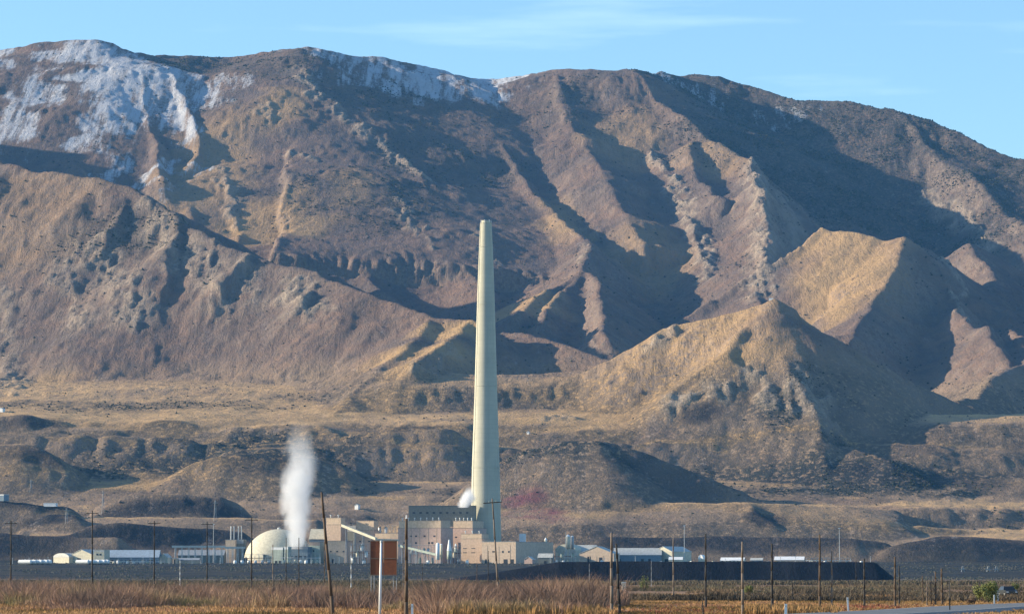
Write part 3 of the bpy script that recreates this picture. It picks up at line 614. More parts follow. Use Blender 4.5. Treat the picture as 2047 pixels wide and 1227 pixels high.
blk2 = building('boiler_house', 'dark shaded boiler annex beside the beige boiler house', 471, 487, 1078, 4064, 12, R(12), M['olive'], M['grey'])
for i, px in enumerate((461.5, 467.5, 476.5, 482.5)):
    p = at(px, 1078, 4066); q = at(px, 1051, 4066)
    o = MB().lathe([(.75, 0), (.6, q.z - p.z - .3), (.75, q.z - p.z)], 10).build('exhaust_pipe', M['white'], None, True, (p.x, p.y, p.z - .3))
    tag(o, ('first', 'second', 'third', 'last')[i] + ' from the left of the four thin white exhaust pipes on the boiler house', 'exhaust pipe', 'exhaust pipes on the boiler house')
# grey and pale plant blocks under the steam
building('cooling_tower', 'blue grey cooling tower block that the white steam column rises from', 577, 616, 1092, 4000, 24, R(14), M['skyb'], M['grey'], win=W2(4, .3, 3, 3), vents=3)
building('process_building', 'small cream block with a round tank on its side, right of the cooling tower', 617, 640, 1083, 4010, 14, th, M['green'], M['roof'], win=[(.45, .55, 2, 2)])
building('process_building', 'pale mint block on thin legs between the dome and the cooling tower', 543, 566, 1093, 3980, 12, R(20), M['green'], M['white'], doors=[(.4, 3, 3), (.75, 3, 3)])
building('process_building', 'small pale block with a white post just left of the cooling tower', 568, 576, 1092, 3975, 10, R(20), M['green'], M['white'])
building('process_building', 'purple grey shed with a bright yellowish roof behind the leaning pole', 618, 650, 1057, 4080, 26, R(8), M['skyb'], M['cream'], 'ridge', .3)
# storage dome: a long barrel with a rounded left end
zt = at(560, 1057, 4060).z; dx_ = at(558, 1092, 4060).x; zb = ground_z(dx_, 4060) + 1; Rr = 70 * S(4060); Hh = zt - zb
dm = empty('storage_dome', (dx_, 4060, zb), 0, 'large shallow pale cream dome, shaded on its right, left of the steam column', 'dome')
MB().lathe([(Rr * math.cos(a_), Hh * math.sin(a_)) for a_ in [math.pi / 2 * k / 14 for k in range(14)]] + [(.05, Hh)], 56).build('shell', M['cream'], dm, True)
MB().lathe([(Rr + .5, -7), (Rr + .5, .6), (Rr - 1.5, .7)], 56, cap=False).build('ring_wall', M['tan'], dm)
MB().lathe([(2.2, Hh - .4), (2.2, Hh + 1.6), (.1, Hh + 2.2)], 16).build('top_vent', M['silver'], dm)
MB().box(-Rr * .99, -Rr * .86, -Rr * .5, -Rr * .2, .7, 5).build('portal', M['dark'], dm)
MB().box(-16, -14.2, -Rr * .97, -Rr * .6, .7, 9).build('door', M['olive'], dm)
# the stack
st_x = (971.2 - W0 / 2) * S(4080); st_y = 4080.; gz = ground_z(st_x, st_y) - 1
stack = empty('smelter_stack', (st_x, st_y, gz), 0, 'very tall tapering pale concrete smokestack rising above the tan plant', 'smokestack')
t = NT('stack_concrete'); P = t.obj(); n1 = t.noise(P, .05, 5, .6); n2 = t.noise(P, .2, 4, .6, sc3=(1, 1, .03))
wv = t.add('ShaderNodeTexWave', wave_type='BANDS', bands_direction='Z'); t.l.new(P, wv.inputs[0]); wv.inputs['Scale'].default_value = .055; wv.inputs['Distortion'].default_value = .4
cc = t.mix(t.ramp(n1, .3, .7), (.50, .48, .37), (.43, .42, .33)); cc = t.mix(t.math('MULTIPLY', t.ramp(n2, .45, .75), .35), cc, (.27, .265, .21))
cc = t.mix(t.math('MULTIPLY', t.ramp(wv.outputs['Fac'], .93, 1.0), .25), cc, (.33, .32, .25)); t.col(cc); M['conc'] = t.m
prof = [(r * S(4080), at(971, py, 4080).z - gz) for py, r in ((1118, 31.6), (1060, 30.3), (1000, 29.2), (930, 27.6), (860, 25.2), (800, 23.2), (700, 20.4), (600, 17.6), (520, 14.8), (447, 11.6))]
prof[0] = (prof[0][0], 0.0)
pr2 = []
for (r0, z0), (r1, z1) in zip(prof[:-1], prof[1:]):
    for k in range(5): pr2.append((r0 + (r1 - r0) * k / 5, z0 + (z1 - z0) * k / 5))
pr2.append(prof[-1])
MB().lathe(pr2, 64, cap=False).build('shaft', M['conc'], stack, True)
zt = prof[-1][1]; rt = prof[-1][0]
MB().lathe([(rt + .02, zt - .2), (rt + .25, zt), (rt + .25, zt + .5), (rt * .78, zt + .5), (rt * .78, zt + 3.6), (rt * .70, zt + 3.6), (rt * .70, zt + .4)], 48, cap=False).build('rim', M['conc'], stack)
MB().lathe([(rt * .7, zt + .45), (.01, zt + .5)], 48, cap=False).build('flue_mouth', M['dark'], stack)
for k in range(5):
    a_ = R(200 + k * 55); x, y = math.cos(a_) * rt * .9, math.sin(a_) * rt * .9
    MB().bar((x, y, zt + .4), (x, y, zt + 4.2), .35, .25, 6).build('lightning_rod', M['white'], stack)
def rad(z): return float(np.interp(z, [p[1] for p in prof], [p[0] for p in prof]))
for f_ in (.28, .52, .76, .93):
    z = zt * f_; r_ = rad(z)
    MB().lathe([(r_ + .01, z - .5), (r_ + .35, z - .35), (r_ + .35, z + .2), (r_ + .01, z + .3)], 48, cap=False).build('platform', M['conc'], stack)
lad = MB()
zs = np.linspace(8, zt, 24)
for z0, z1 in zip(zs[:-1], zs[1:]):
    lad.bar((-rad(z0) * .86 - .2, -rad(z0) * .5 - .3, z0), (-rad(z1) * .86 - .2, -rad(z1) * .5 - .3, z1), .22, n=4)
lad.build('ladder', M['olive'], stack)
MB().box(-2.5, 2.5, -rad(8) - .5, -rad(8) + 3, 0, 9).build('door', M['dark'], stack)
# conveyor gallery
def beam_between(name, label, cat, A, B, wd, ht, m, leg_m, nlegs, group=None, legw=.35):
    A, B = Vector(A), Vector(B)
    r = empty(name, (A.x, A.y, ground_z(A.x, A.y)), 0, label, cat, group); o = Vector(r.location)
    a, b = A - o, B - o; d = (b - a); sd = Vector((-d.y, d.x, 0)).normalized() * wd / 2
    V = [a - sd, a + sd, a + sd + Vector((0, 0, ht)), a - sd + Vector((0, 0, ht)), b - sd, b + sd, b + sd + Vector((0, 0, ht)), b - sd + Vector((0, 0, ht))]
    MB().add(V, [(0, 1, 2, 3), (7, 6, 5, 4), (0, 4, 5, 1), (1, 5, 6, 2), (2, 6, 7, 3), (3, 7, 4, 0)]).build('gallery', m, r)
    for k in range(nlegs):
        p = a + d * ((k + .5) / nlegs); gz_ = ground_z(p.x + o.x, p.y + o.y) - o.z
        if p.z - gz_ < 2: continue
        mb = MB().bar((p.x - wd * .3, p.y, gz_ - .5), (p.x - wd * .2, p.y, p.z), legw, n=6).bar((p.x + wd * .3, p.y, gz_ - .5), (p.x + wd * .2, p.y, p.z), legw, n=6)
        mb.bar((p.x - wd * .28, p.y, gz_ + (p.z - gz_) * .3), (p.x + wd * .22, p.y, gz_ + (p.z - gz_) * .8), legw * .7, n=5).build('trestle', leg_m, r)
    return r
beam_between('conveyor', 'upper sloping white conveyor gallery from the tan tower building down to the rusty sign', 'conveyor', at(684, 1052, 3970), at(752, 1079, 3930), 3.4, 3.0, M['cream'], M['grey'], 4)
beam_between('conveyor', 'flat pale conveyor gallery crossing behind the top of the rusty sign', 'conveyor', at(752, 1080, 3925), at(797, 1081, 3925), 3, 2.2, M['cream'], M['grey'], 3)
beam_between('conveyor', 'lower sloping grey conveyor gallery ending at the tall white silo', 'conveyor', at(797, 1092, 3930), at(872, 1110, 3900), 3.2, 2.6, M['green'], M['grey'], 5)
beam_between('pipe_bridge', 'long white pipe bridge on thin legs, left of the boiler house', 'pipe bridge', at(344, 1094, 3950), at(450, 1094, 3950), 3, 2.4, M['roofp'], M['silver'], 8)
beam_between('pipe_bridge', 'white pipe bridge between the boiler house and the pale dome', 'pipe bridge', at(450, 1096, 3945), at(490, 1096, 3945), 3, 2.4, M['roofp'], M['silver'], 4)
# silos, hoppers
def silo(name, label, px, pyt, pyb, Y, rpx, m, cone=.12, group=None):
    b = at(px, pyb, Y); t_ = at(px, pyt, Y); h = t_.z - b.z; r_ = rpx * S(Y)
    o = empty(name, (b.x, b.y, b.z), 0, label, 'silo', group)
    MB().lathe([(r_, h * .2), (r_, h * (1 - cone))], 20).build('body', m, o, True)
    MB().lathe([(r_ * 1.03, h * (1 - cone) - .02), (r_ * .3, h), (.05, h)], 20).build('cap', M['white'], o)
    for k in range(4):
        x, y = r_ * .8 * math.cos(k * 1.571 + .78), r_ * .8 * math.sin(k * 1.571 + .78)
        MB().bar((x, y, -25 if b.z > 30 else -1.5), (x, y, h * .21), .3, n=6).build('leg', M['silver'], o)
    return o
silo('silo', 'tall white silo at the lower end of the grey conveyor', 875, 1084, 1127, 3890, 3.8, M['white'], .06)
silo('silo', 'slimmer pale silo standing close behind the tall white one', 882, 1086, 1124, 3900, 2.6, M['cream'], .06)
silo('hopper', 'pale green hopper with a pointed top right of the white silo', 898, 1078, 1127, 3895, 4.6, M['green'], .45)
silo('hopper', 'small green hopper in the gap before the tan block by the stack', 911, 1086, 1112, 3950, 3.4, M['green'], .4)
silo('silo', 'bright cream silo tower with a mast right of the long shaded flank', 1135.5, 1068, 1104, 3980, 5, M['cream'], .1)
silo('silo', 'thinner grey silo beside the bright cream silo tower', 1144, 1070, 1104, 3985, 3.2, M['grey'], .06)
silo('silo', 'short yellowish silo on the roof line left of the cream silo tower', 1091, 1074, 1090, 4010, 3, M['cream'], .3)
mast = at(1131, 1062, 3975); o = MB().bar((0, 0, 0), (0, 0, mast.z - 18), .35, .2, 6).build('mast', M['silver'], None, loc=(mast.x, mast.y, 18)); tag(o, 'thin metal mast beside the bright cream silo tower', 'mast')
building('process_building', 'low domed cream roof behind the cream silo tower', 1110, 1150, 1087, 4020, 26, R(20), M['cream'], M['cream'], 'barrel', .35)
vb = building('process_building', 'long grey shed with a row of short roof pipes behind the gabled hall', 1146, 1190, 1089, 4030, 22, R(10), M['grey'], M['roofp'], 'ridge', .4)
building('gabled_hall', 'pale gabled hall with dark doors, right of the cream silo tower', 1158, 1226, 1092, 3960, 20, R(22), M['tan2'], M['roofp'], 'gable', .42, doors=[(.28, 4, 8), (.62, 4, 7)], cols=5)
building('long_warehouse', 'long warehouse with shade painted grey blue on its wall, running right from the pale gabled hall', 1227, 1322, 1095, 3985, 30, R(3), M['skyb'], M['roofp'], 'ridge', .45, doors=[(.12, 3, 5), (.6, 3, 5), (.75, 3, 5)])
building('gabled_hall', 'cream hall with a shallow roof, rightmost of the larger plant buildings', 1307, 1342, 1092, 4000, 40, R(38), M['cream'], M['roofp'], 'gable', .3, doors=[(.7, 5, 5)])
building('shed', 'small pink shed standing alone under the long shaded flank', 1048, 1064, 1112, 3880, 10, R(20), M['pink'], M['roofp'], 'gable', .4)
building('shed', 'long low white roofed shed in the yard right of the plant', 1440, 1486, 1114, 3990, 12, R(14), M['cream'], M['white'], 'ridge', .5, win=W2(6, .3, 1.4, 1.4))
building('shed', 'low white shed in front of the cream shallow roofed hall', 1337, 1364, 1113, 3930, 8, R(8), M['cream'], M['white'], 'ridge', .4)
building('shed', 'long tapering white roof between thin poles, far right of the plant', 1548, 1606, 1112, 4010, 14, R(10), M['tan'], M['white'], 'ridge', .5)
building('shed', 'tiny white cabin with a domed roof among the yard vehicles', 1396, 1405, 1108, 3990, 6, R(30), M['cream'], M['white'], 'barrel', .5)
building('shed', 'tiny white hut on the summit of the near hill', 1537, 1545, 594, hit(1541.0, 602).y, 5, R(10), M['white'], M['white'], 'flat', land=4.5)
building('shed', 'small white building at the left edge on the upper terrace', -6, 6, 816, hit(0.0, 824).y, 8, R(20), M['white'], M['white'], 'gable', .3, land=6)
building('shed', 'long white trailer like shed on the left slope above the warehouses', 87, 112, 1014, hit(99.5, 1020).y, 8, R(10), M['white'], M['white'], 'flat', land=4)
building('shed', 'grey blue block at the left edge on the terrace', -12, 9, 990, hit(-1.5, 1002).y, 12, R(25), M['skyb'], M['white'], 'flat', land=8)
building('shed', 'tiny white marker hut on the bench right of the stack', 1053, 1057, 861, hit(1055.0, 868).y, 4, R(20), M['white'], M['white'], 'gable', .4, land=4)
building('shed', 'small white roofed shed beside the foot of the tall stack', 1038, 1049, 1066, 4060, 8, R(10), M['white'], M['white'], 'flat')
# open steel frames with vessels between the blocks
def steel_frame(label, px0, px1, pyt, Y, dep, nx, nz, seed, vessels=3):
    a, b = at(px0, pyt, Y), at(px1, pyt, Y); zb = ground_z(a.x, Y) - .5; h = a.z - zb; w = b.x - a.x; g_ = random.Random(seed)
    o = empty('steel_frame', (a.x, Y, zb), R(-8), label, 'steel frame')
    mb = MB()
    for i in range(nx + 1):
        for y in (0, dep): mb.box(w * i / nx - .16, w * i / nx + .16, y - .16, y + .16, 0, h * g_.uniform(.8, 1.0))
    mb.build('post', M['silver'], o)
    for k in range(1, nz + 1):
        z = h * .92 * k / nz; MB().box(-.4, w + .4, -.35, dep + .35, z - .3, z).build('deck', M['grey'], o)
        MB().box(-.4, w + .4, -.4, -.34, z + .95, z + 1.05).build('handrail', M['silver'], o)
    for k in range(vessels):
        x = w * (k + .5) / vessels; z = h * .92 * g_.randint(0, max(nz - 1, 0)) / nz; r_ = min(w / vessels * .33, 1.9)
        MB().lathe([(r_ * .3, z + .1), (r_, z + r_ * .5), (r_, z + h * .28), (r_ * .4, z + h * .28 + r_ * .6)], 14, (x, dep / 2)).build('vessel', M[g_.choice(['white', 'cream', 'green', 'silver'])], o, True)
    MB().bar((-1, dep / 2, h * .55), (w + 1, dep / 2, h * .55 + g_.uniform(-1, 1)), .35, n=8).build('pipe', M[g_.choice(['white', 'silver', 'rust2'])], o)
    return o
steel_frame('open steel frame with vessels just left of the rusty sign', 700, 736, 1084, 3900, 8, 5, 3, 1, 4)
steel_frame('steel frame of small vessels under the larger smelter hall, between pole and silo', 818, 868, 1086, 3930, 8, 7, 2, 2, 6)
steel_frame('narrow steel frame in the gap between hopper and tan block', 903, 920, 1088, 3945, 6, 3, 3, 3, 2)
steel_frame('spidery steel frame left of the pale gabled hall', 1106, 1150, 1100, 3900, 8, 6, 2, 4, 4)
steel_frame('low steel frame of small tanks in front of the cooling tower', 562, 640, 1104, 3930, 6, 9, 1, 5, 7)
steel_frame('tall thin steel frame between the middle tan block and the tower building', 752, 790, 1045, 4075, 6, 5, 3, 6, 3)
steel_frame('long low pipe rack in front of the blue tinted warehouse', 220, 330, 1117, 3900, 4, 12, 1, 7, 8)
steel_frame('low pipe rack below the pale dome', 490, 545, 1106, 3935, 5, 6, 1, 8, 4)
steel_frame('low pipe rack in the yard right of the tapering white roof', 1612, 1700, 1114, 3960, 5, 9, 1, 9, 6)
building('process_building', 'brown shadowed block wedged between the two smelter halls', 884, 905, 1052, 4045, 20, th, M['roof'], M['roof'], win=W2(2, .5))
building('process_building', 'low olive shed under the long shaded flank at its right end', 1075, 1104, 1106, 3905, 10, R(12), M['olive'], M['roofp'], 'ridge', .4, doors=[(.5, 3, 3)])
building('shed', 'narrow grey shed between the two white roofed sheds', 1500, 1524, 1115, 4010, 9, R(10), M['grey'], M['roofp'], 'ridge', .4)
building('long_warehouse', 'long dull grey shed behind the pipe bridge', 356, 448, 1099, 4040, 18, R(4), M['olive'], M['grey'], 'ridge', .4, doors=[(.2, 4, 4), (.5, 4, 4), (.8, 4, 4)])
print('plant', round(time.time() - T0, 1))
# ------------------------------------------------------------------ poles
def depth_of(pyb): return CAMH * FPX / (pyb - 1152.0)
def pole(px, pyt, Y, label, m='wood', r=.14, lean=0.0, arms=0, group='utility poles on the flat', name='utility_pole', cat='utility pole', foot_px=None, insul=False):
    fx = px if foot_px is None else foot_px
    b = Vector((at(fx, 1152, Y).x, Y, 0)); b.z = ground_z(b.x, Y) - .3; tp = at(px, pyt, Y); v = tp - b; h = v.length
    o = empty(name, b, 0, label, cat, group); o.rotation_euler = Vector((0, 0, 1)).rotation_difference(v).to_euler(); r *= .84
    mb = MB(); n = 5; rng_ = random.Random(int(px * 7)); pts = [(rng_.uniform(-.02, .02) * (k % n != 0), rng_.uniform(-.02, .02), h * k / n) for k in range(n + 1)]
    for k in range(n): mb.bar(pts[k], pts[k + 1], r * (1.15 - .45 * k / n), r * (1.15 - .45 * (k + 1) / n), 8)
    mb.build('shaft', M[m], o, True)
    for k in range(arms):
        z = h - .5 - k * 1.1; MB().box(-1.15, 1.15, -.06 - r, .06 - r, z - .06, z + .06).build('crossarm', M['wood3' if m != 'wood2' else 'wood'], o)
        for x in (-1.05, -.45, .45, 1.05): MB().bar((x, -r, z + .05), (x, -r, z + .22), .05, .035, 6).build('insulator', M['green'], o)
    if insul: MB().bar((0, 0, h), (0, 0, h + .25), .06, .04, 6).build('insulator', M['white'], o)
    return o
pole(643, 983, 236, 'leaning dark wooden pole, tallest in the foreground, left of the rusty sign', 'wood', .135, foot_px=667)
pole(812.5, 1036, 232, 'thick brown upright pole just right of the rusty sign', 'wood', .15, insul=True)
pole(984, 996, 420, 'leaning pole with a skewed crossarm in front of the foot of the stack', 'wood2', .14, foot_px=998, arms=1)
pole(1222.5, 1064, 240, 'pale half of the close pair of poles in the centre right foreground', 'wood2', .13)
pole(1232, 1086, 255, 'dark leaning half of the close pair of poles in the centre right foreground', 'wood3', .12, foot_px=1239)
for px, pyt, pyb, m, r, lab in (
    (1346, 1074, 1192, 'wood2', .13, 'grey pole with a white plate, right of the close pair of poles'), (1410.5, 1066, 1214, 'wood3', .11, 'slim dark pole crossing the slag heap left of the pale grey pole'),
    (1484, 1082, 1229, 'wood2', .12, 'pale grey pole with a round top crossing the slag heap'), (1543, 1086, 1214, 'wood3', .13, 'dark pole in front of the near end of the tapering white roof'),
    (1584, 1162, 1202, 'wood3', .1, 'short dark stub pole below the slag heap'), (1638.5, 1068, 1213, 'wood', .13, 'reddish pole, taller of the two in front of the slag heap right half'),
    (1662.5, 1100, 1213, 'wood2', .1, 'orange brown pole, shorter neighbour of the tall reddish pole'), (1727.5, 1116, 1210, 'wood3', .12, 'dark pole standing behind the red ground patch'),
    (1789, 1112, 1212, 'wood', .13, 'thick brown pole at the right end of the slag heap'), (1797, 1130, 1206, 'wood3', .1, 'thin dark pole close behind the thick brown one'),
    (1844, 1150, 1203, 'wood', .08, 'leftmost of the cluster of five short poles'), (1852.5, 1160, 1208, 'wood2', .07, 'second pole from the left in the cluster of five, pale and thin'),
    (1861, 1160, 1208, 'wood', .07, 'middle pole of the cluster of five'), (1870, 1142, 1208, 'wood', .11, 'fourth pole from the left in the cluster of five'), (1882.5, 1136, 1207, 'wood', .14, 'thickest and rightmost pole of the cluster of five'),
    (1405, 1196, 1228, 'wood3', .07, 'short black fence post in the golden grass')):
    pole(px, pyt, depth_of(pyb), lab, m, r)
for px, pyt, Y, m, r, lab, arms in (
    (22, 1040, 620, 'wood3', .17, 'dark pole nearest the left edge', 1), (184.5, 1020, 640, 'wood3', .19, 'tallest dark pole in front of the white sheds', 1), (308.5, 1040, 640, 'wood3', .16, 'dark pole in front of the right end of the blue tinted warehouse', 1),
    (360, 1118, 900, 'silver', .12, 'pale thin post in front of the beige shed', 0), (414, 1042, 650, 'wood3', .15, 'dark pole left of the four thin exhaust pipes', 1), (503, 1033, 600, 'wood3', .17, 'dark pole in front of the left nose of the dome', 1),
    (545.5, 1088, 640, 'wood2', .12, 'pale thin pole in front of the right side of the dome', 0), (572, 1074, 640, 'wood3', .11, 'dark thin pole left of the steam column', 0), (597.5, 1074, 640, 'wood3', .12, 'dark thin pole in front of the foot of the steam column', 0),
    (649, 1078, 700, 'wood', .11, 'thin brown pole hugging the left side of the leaning pole', 0), (702, 1090, 700, 'silver', .1, 'pale metal post between the leaning pole and the rusty sign', 0), (806, 1085, 700, 'wood2', .1, 'thin brown pole hugging the left side of the thick brown one', 0),
    (844.5, 1126, 800, 'wood3', .1, 'short dark pole left of the tall white silo', 0), (953.5, 1124, 800, 'wood', .1, 'short pole below the tan block by the stack', 0), (976, 1100, 700, 'wood3', .1, 'dark pole just left of the leaning one with a crossarm', 0),
    (1178, 1126, 900, 'grey', .07, 'thin pale post in front of the slag heap below the gabled hall', 0), (1302, 1120, 900, 'grey', .07, 'thin pale post in front of the slag heap right of the close pair', 0), (1711, 1120, 700, 'wood3', .08, 'faint thin pole left of the red ground patch', 0)):
    pole(px, pyt, Y, lab, m, r, arms=arms)
for px, pyt, pyb, lab in ((426.5, 1047, 1092, 'tall thin white lighting mast behind the pipe bridge'), (1678, 1055, 1085, 'thin mast on the terrace above the reddish pole'), (1368, 1050, 1083, 'thin mast behind the cream shallow roofed hall')):
    p = at(px, pyb, 3990); q = at(px, pyt, 3990); zb = ground_z(p.x, p.y)
    o = empty('lighting_mast', (p.x, p.y, zb - .3), 0, lab, 'mast', 'lighting masts in the plant')
    MB().bar((0, 0, 0), (0, 0, q.z - zb), .4, .22, 8).build('shaft', M['silver'], o); MB().box(-1.2, 1.2, -.3, .3, q.z - zb - .2, q.z - zb + .5).build('lamp_head', M['white'], o)
for px, pyt, pyb, Y, lab in ((206, 980, 1026, 4400, 'pylon on the left terrace above the dark bank'), (430, 1000, 1042, 4380, 'pylon standing on the right end of the dark bank'), (62, 958, 985, 4560, 'short pylon on the golden bench at the far left'), (133, 1015, 1050, 4300, 'pole on the dark mound above the white sheds'),
                        (1925, 1136, 1162, 3300, 'pale pylon low on the right, left of the green bush'), (1976, 1140, 1160, 3300, 'pale pylon directly above the green bush'), (1992, 1140, 1160, 3300, 'thin pylon just right of the one above the bush')):
    p = hit(px, pyb) if Y > 4000 else at(px, pyb, Y); zb = ground_z(p.x, p.y) - .5; h = max(at(px, pyt, p.y).z - zb, 6)
    o = empty('pylon', (p.x, p.y, zb), 0, lab, 'pylon', 'pylons on the slope')
    for s_ in (-1, 1): MB().bar((s_ * 1.6, 0, 0), (s_ * .5, 0, h), .28, n=5).build('leg', M['grey'], o)
    MB().box(-3.2, 3.2, -.25, .25, h - 3.2, h - 2.7).bar((-1.3, 0, h * .25), (.8, 0, h * .7), .16, n=5).bar((1.3, 0, h * .25), (-.8, 0, h * .7), .16, n=5).build('crossarm', M['grey'], o)
# ------------------------------------------------------------------ the rusty sign seen from behind, with its frame, and the lamp post in front of it
Ys = 330.; s_ = S(Ys); a = at(739.5, 1149, Ys); b = at(794.5, 1080, Ys)
sg = empty('road_sign', ((a.x + b.x) / 2, Ys, 0), 0, 'rusty brown four panel road sign seen from behind on thin posts', 'sign'); sg.rotation_euler = (0, 0, R(-9)); w = b.x - a.x; z0, z1 = a.z, b.z; zm = (z0 + z1) / 2 - .05
for x0, x1, za, zb, mm in ((-w / 2 + .05, -.02, zm + .04, z1 - .05, 'rust'), (.02, w / 2 - .05, zm + .04, z1 - .05, 'rust2'), (-w / 2 + .05, -.02, z0 + .05, zm - .04, 'rust2'), (.02, w / 2 - .05, z0 + .05, zm - .04, 'rust')):
    MB().box(x0, x1, -.03, .03, za, zb).build('panel', M[mm], sg)
fr = MB()
for z in (z0, zm, z1): fr.box(-w / 2, w / 2, -.07, -.033, z - .04, z + .04)
for x in (-w / 2, w / 2 - .06): fr.box(x, x + .06, -.072, -.034, z0 + .041, z1 - .041)
fr.build('frame', M['wood2'], sg)
for x in (-w * .47, -w * .36, w * .36, w * .47): MB().bar((x, .1, -.3), (x, .1, z1 - .05), .045, n=6).build('post', M['grey'], sg)
p = at(762, 1084, 240); o = empty('lamp_post', (at(759.5, 1084, 240).x, 240, -.3), 0, 'slim white metal post standing in front of the rusty sign', 'post')
MB().bar((0, 0, 0), (p.x - o.location.x, 0, p.z + .3), .10, .075, 10).build('shaft', M['white'], o, True); MB().lathe([(.09, 0), (.09, .12), (.02, .18)], 10).build('cap', M['silver'], o, loc=(p.x - o.location.x, 0, p.z + .3))
# low white marker posts
for px, pyt, Y, r, lab, tilt in ((824, 1206, 205, .07, 'white marker post in the grass right of the thick brown pole', 0), (1570, 1206, 225, .085, 'stout white marker post by the clump of tall dry grass', .02), (1695.5, 1193, depth_of(1222), .07, 'white marker post at the edge of the red ground patch', -.05),
                           (1987, 1188, depth_of(1207.5), .07, 'white marker post just below the green bush', 0), (1994.5, 1180, depth_of(1199), .1, 'grey concrete marker post beside the green bush', 0)):
    b = at(px, 1152, Y); h = at(px, pyt, Y).z
    o = empty('marker_post', (b.x, Y, -.1), 0, lab, 'marker post', 'marker posts along the road'); o.rotation_euler = (0, tilt, 0)
    MB().box(-r, r, -.03, .03, 0, h + .1).build('blade', M['grey'] if 'grey' in lab else M['white'], o); MB().box(-r * .6, r * .6, -.045, -.031, h - .12, h).build('reflector', M['silver'], o)
Yb = 262.; b = at(1898, 1152, Yb); o = empty('marker_post', (b.x, Yb, -.1), 0, 'tall two tone post, black below and pale above, on the road verge', 'marker post', 'marker posts along the road'); hh = at(1898, 1162, Yb).z
MB().box(-.04, .04, -.04, .04, 0, hh * .55).build('foot', M['black'], o); MB().box(-.045, .045, -.045, .045, hh * .55, hh + .1).build('blade', M['wood2'], o)
# small white box and bits on the flat
o = empty('utility_box', (at(1247, 1152, 700).x, 700, 0), 0, 'small white utility box right of the close pair of poles', 'box'); zz = at(1247, 1163, 700).z
MB().box(-.42, .42, -.3, .3, .1, zz).build('cabinet', M['white'], o); MB().box(-.45, .45, -.33, .33, zz, zz + .08).build('lid', M['white'], o); MB().box(-.36, .36, -.315, -.303, .25, zz - .1).build('door', M['cream'], o)
# ------------------------------------------------------------------ vehicles
def car(label, x, y, z, rz, body, L=4.4, W=1.8, Hc=1.5, group=None, name='parked_car', cat='car', detail=True):
    o = empty(name, (x, y, z), rz, label, cat, group); h = L / 2
    pts = [(-h, .35), (-h, .78), (-h * .92, .9), (-h * .45, .98), (-h * .22, Hc), (h * .45, Hc), (h * .8, .98), (h, .9), (h, .35)]
    m = MB(); n = len(pts); V = []
    for (px_, pz), sc in zip(pts, [1] * 4 + [.82] * 2 + [1] * 3): V += [(-W / 2 * sc, px_, pz), (W / 2 * sc, px_, pz)]
    F = [(2 * i, 2 * i + 1, 2 * i + 3, 2 * i + 2) for i in range(n - 1)] + [(2 * n - 2, 2 * n - 1, 1, 0), tuple(2 * i for i in range(n))[::-1], tuple(2 * i + 1 for i in range(n))]
    m.add(V, F).build('body', body, o)
    m = MB(); m.box(-W * .37, W * .37, -h * .44, -h * .42, 1.0, 1.02)
    V = [(-W * .44, -h * .47, 1.0), (W * .44, -h * .47, 1.0), (W * .38, -h * .27, Hc - .08), (-W * .38, -h * .27, Hc - .08)]; MB().add([(a, b_ - .03, c_ + .01) for a, b_, c_ in V], [(0, 1, 2, 3)]).build('windscreen', M['glass'], o)
    for s in (-1, 1):
        MB().box(s * W * .36 - .16, s * W * .36 + .16, -h - .03, -h + .02, .6, .75).build('headlight', M['white'], o)
        for yy in (-h * .62, h * .62):
            w_ = MB().bar((s * (W / 2 - .2), yy, .33), (s * (W / 2 + .01), yy, .33), .33, n=14).build('wheel', M['black'], o); MB().bar((s * (W / 2 + .012), yy, .33), (s * (W / 2 + .03), yy, .33), .18, n=10).build('rim', M['silver'], w_)
    return o
p = at(2014, 1152, 500); car('dark car facing the camera beside the green bush at right', p.x, 500, 0, R(8), mat('black_car_paint', (.025, .027, .03), rough=.3, spec=.6))
def tank_car(label, px, py, Y, L, group):
    p = at(px, py, Y); o = empty('tank_wagon', (p.x, Y, max(ground_z(p.x, Y), p.z - 3)), 0, label, 'tank wagon', group); o.rotation_euler = (0, 0, R(-24)); L *= 1.12
    m = MB(); m.bar((-L / 2, 0, 3.4), (L / 2, 0, 3.4), 2.3, n=18).bar((-L / 2 - .6, 0, 3.4), (-L / 2, 0, 3.4), 1.5, 2.3, 18).bar((L / 2, 0, 3.4), (L / 2 + .6, 0, 3.4), 2.3, 1.5, 18).build('tank', M['white'], o, False)
    MB().box(-L / 2, L / 2, -1.2, 1.2, .8, 1.05).build('chassis', M['olive'], o); MB().bar((0, 0, 5.6), (0, 0, 6.2), .5, n=10).build('dome', M['white'], o)
    for x in (-L * .35, L * .35):
        for s in (-1, 1): MB().bar((x, s * 1.0, .45), (x, s * 1.2, .45), .45, n=12).build('wheel', M['black'], o)
words = ['long leading', 'second', 'third', 'fourth', 'last']
for g, x0 in (('left', 38), ('right', 153)):
    for k, (dx, L) in enumerate(((12, 14), (29, 6), (41, 6), (52, 6), (60, 4.5))):
        tank_car(f'{words[k]} white tank wagon of the {"row nearest the left edge" if g == "left" else "row below the white sheds"}', x0 + dx, 1131, 3800, L, 'rows of white tank wagons')
cols_ = [('white', M['white']), ('silver', M['silver']), ('cream', M['cream'])]
spots = [(1382, 'van'), (1419, 'car'), (1426, 'van'), (1499, 'car'), (1512, 'van'), (1526, 'car'), (1536, 'van'), (1614, 'car'), (1624, 'van'), (1650, 'van'), (1668, 'car'), (1680, 'car'), (1722, 'van'), (1322, 'van'), (1290, 'car')]
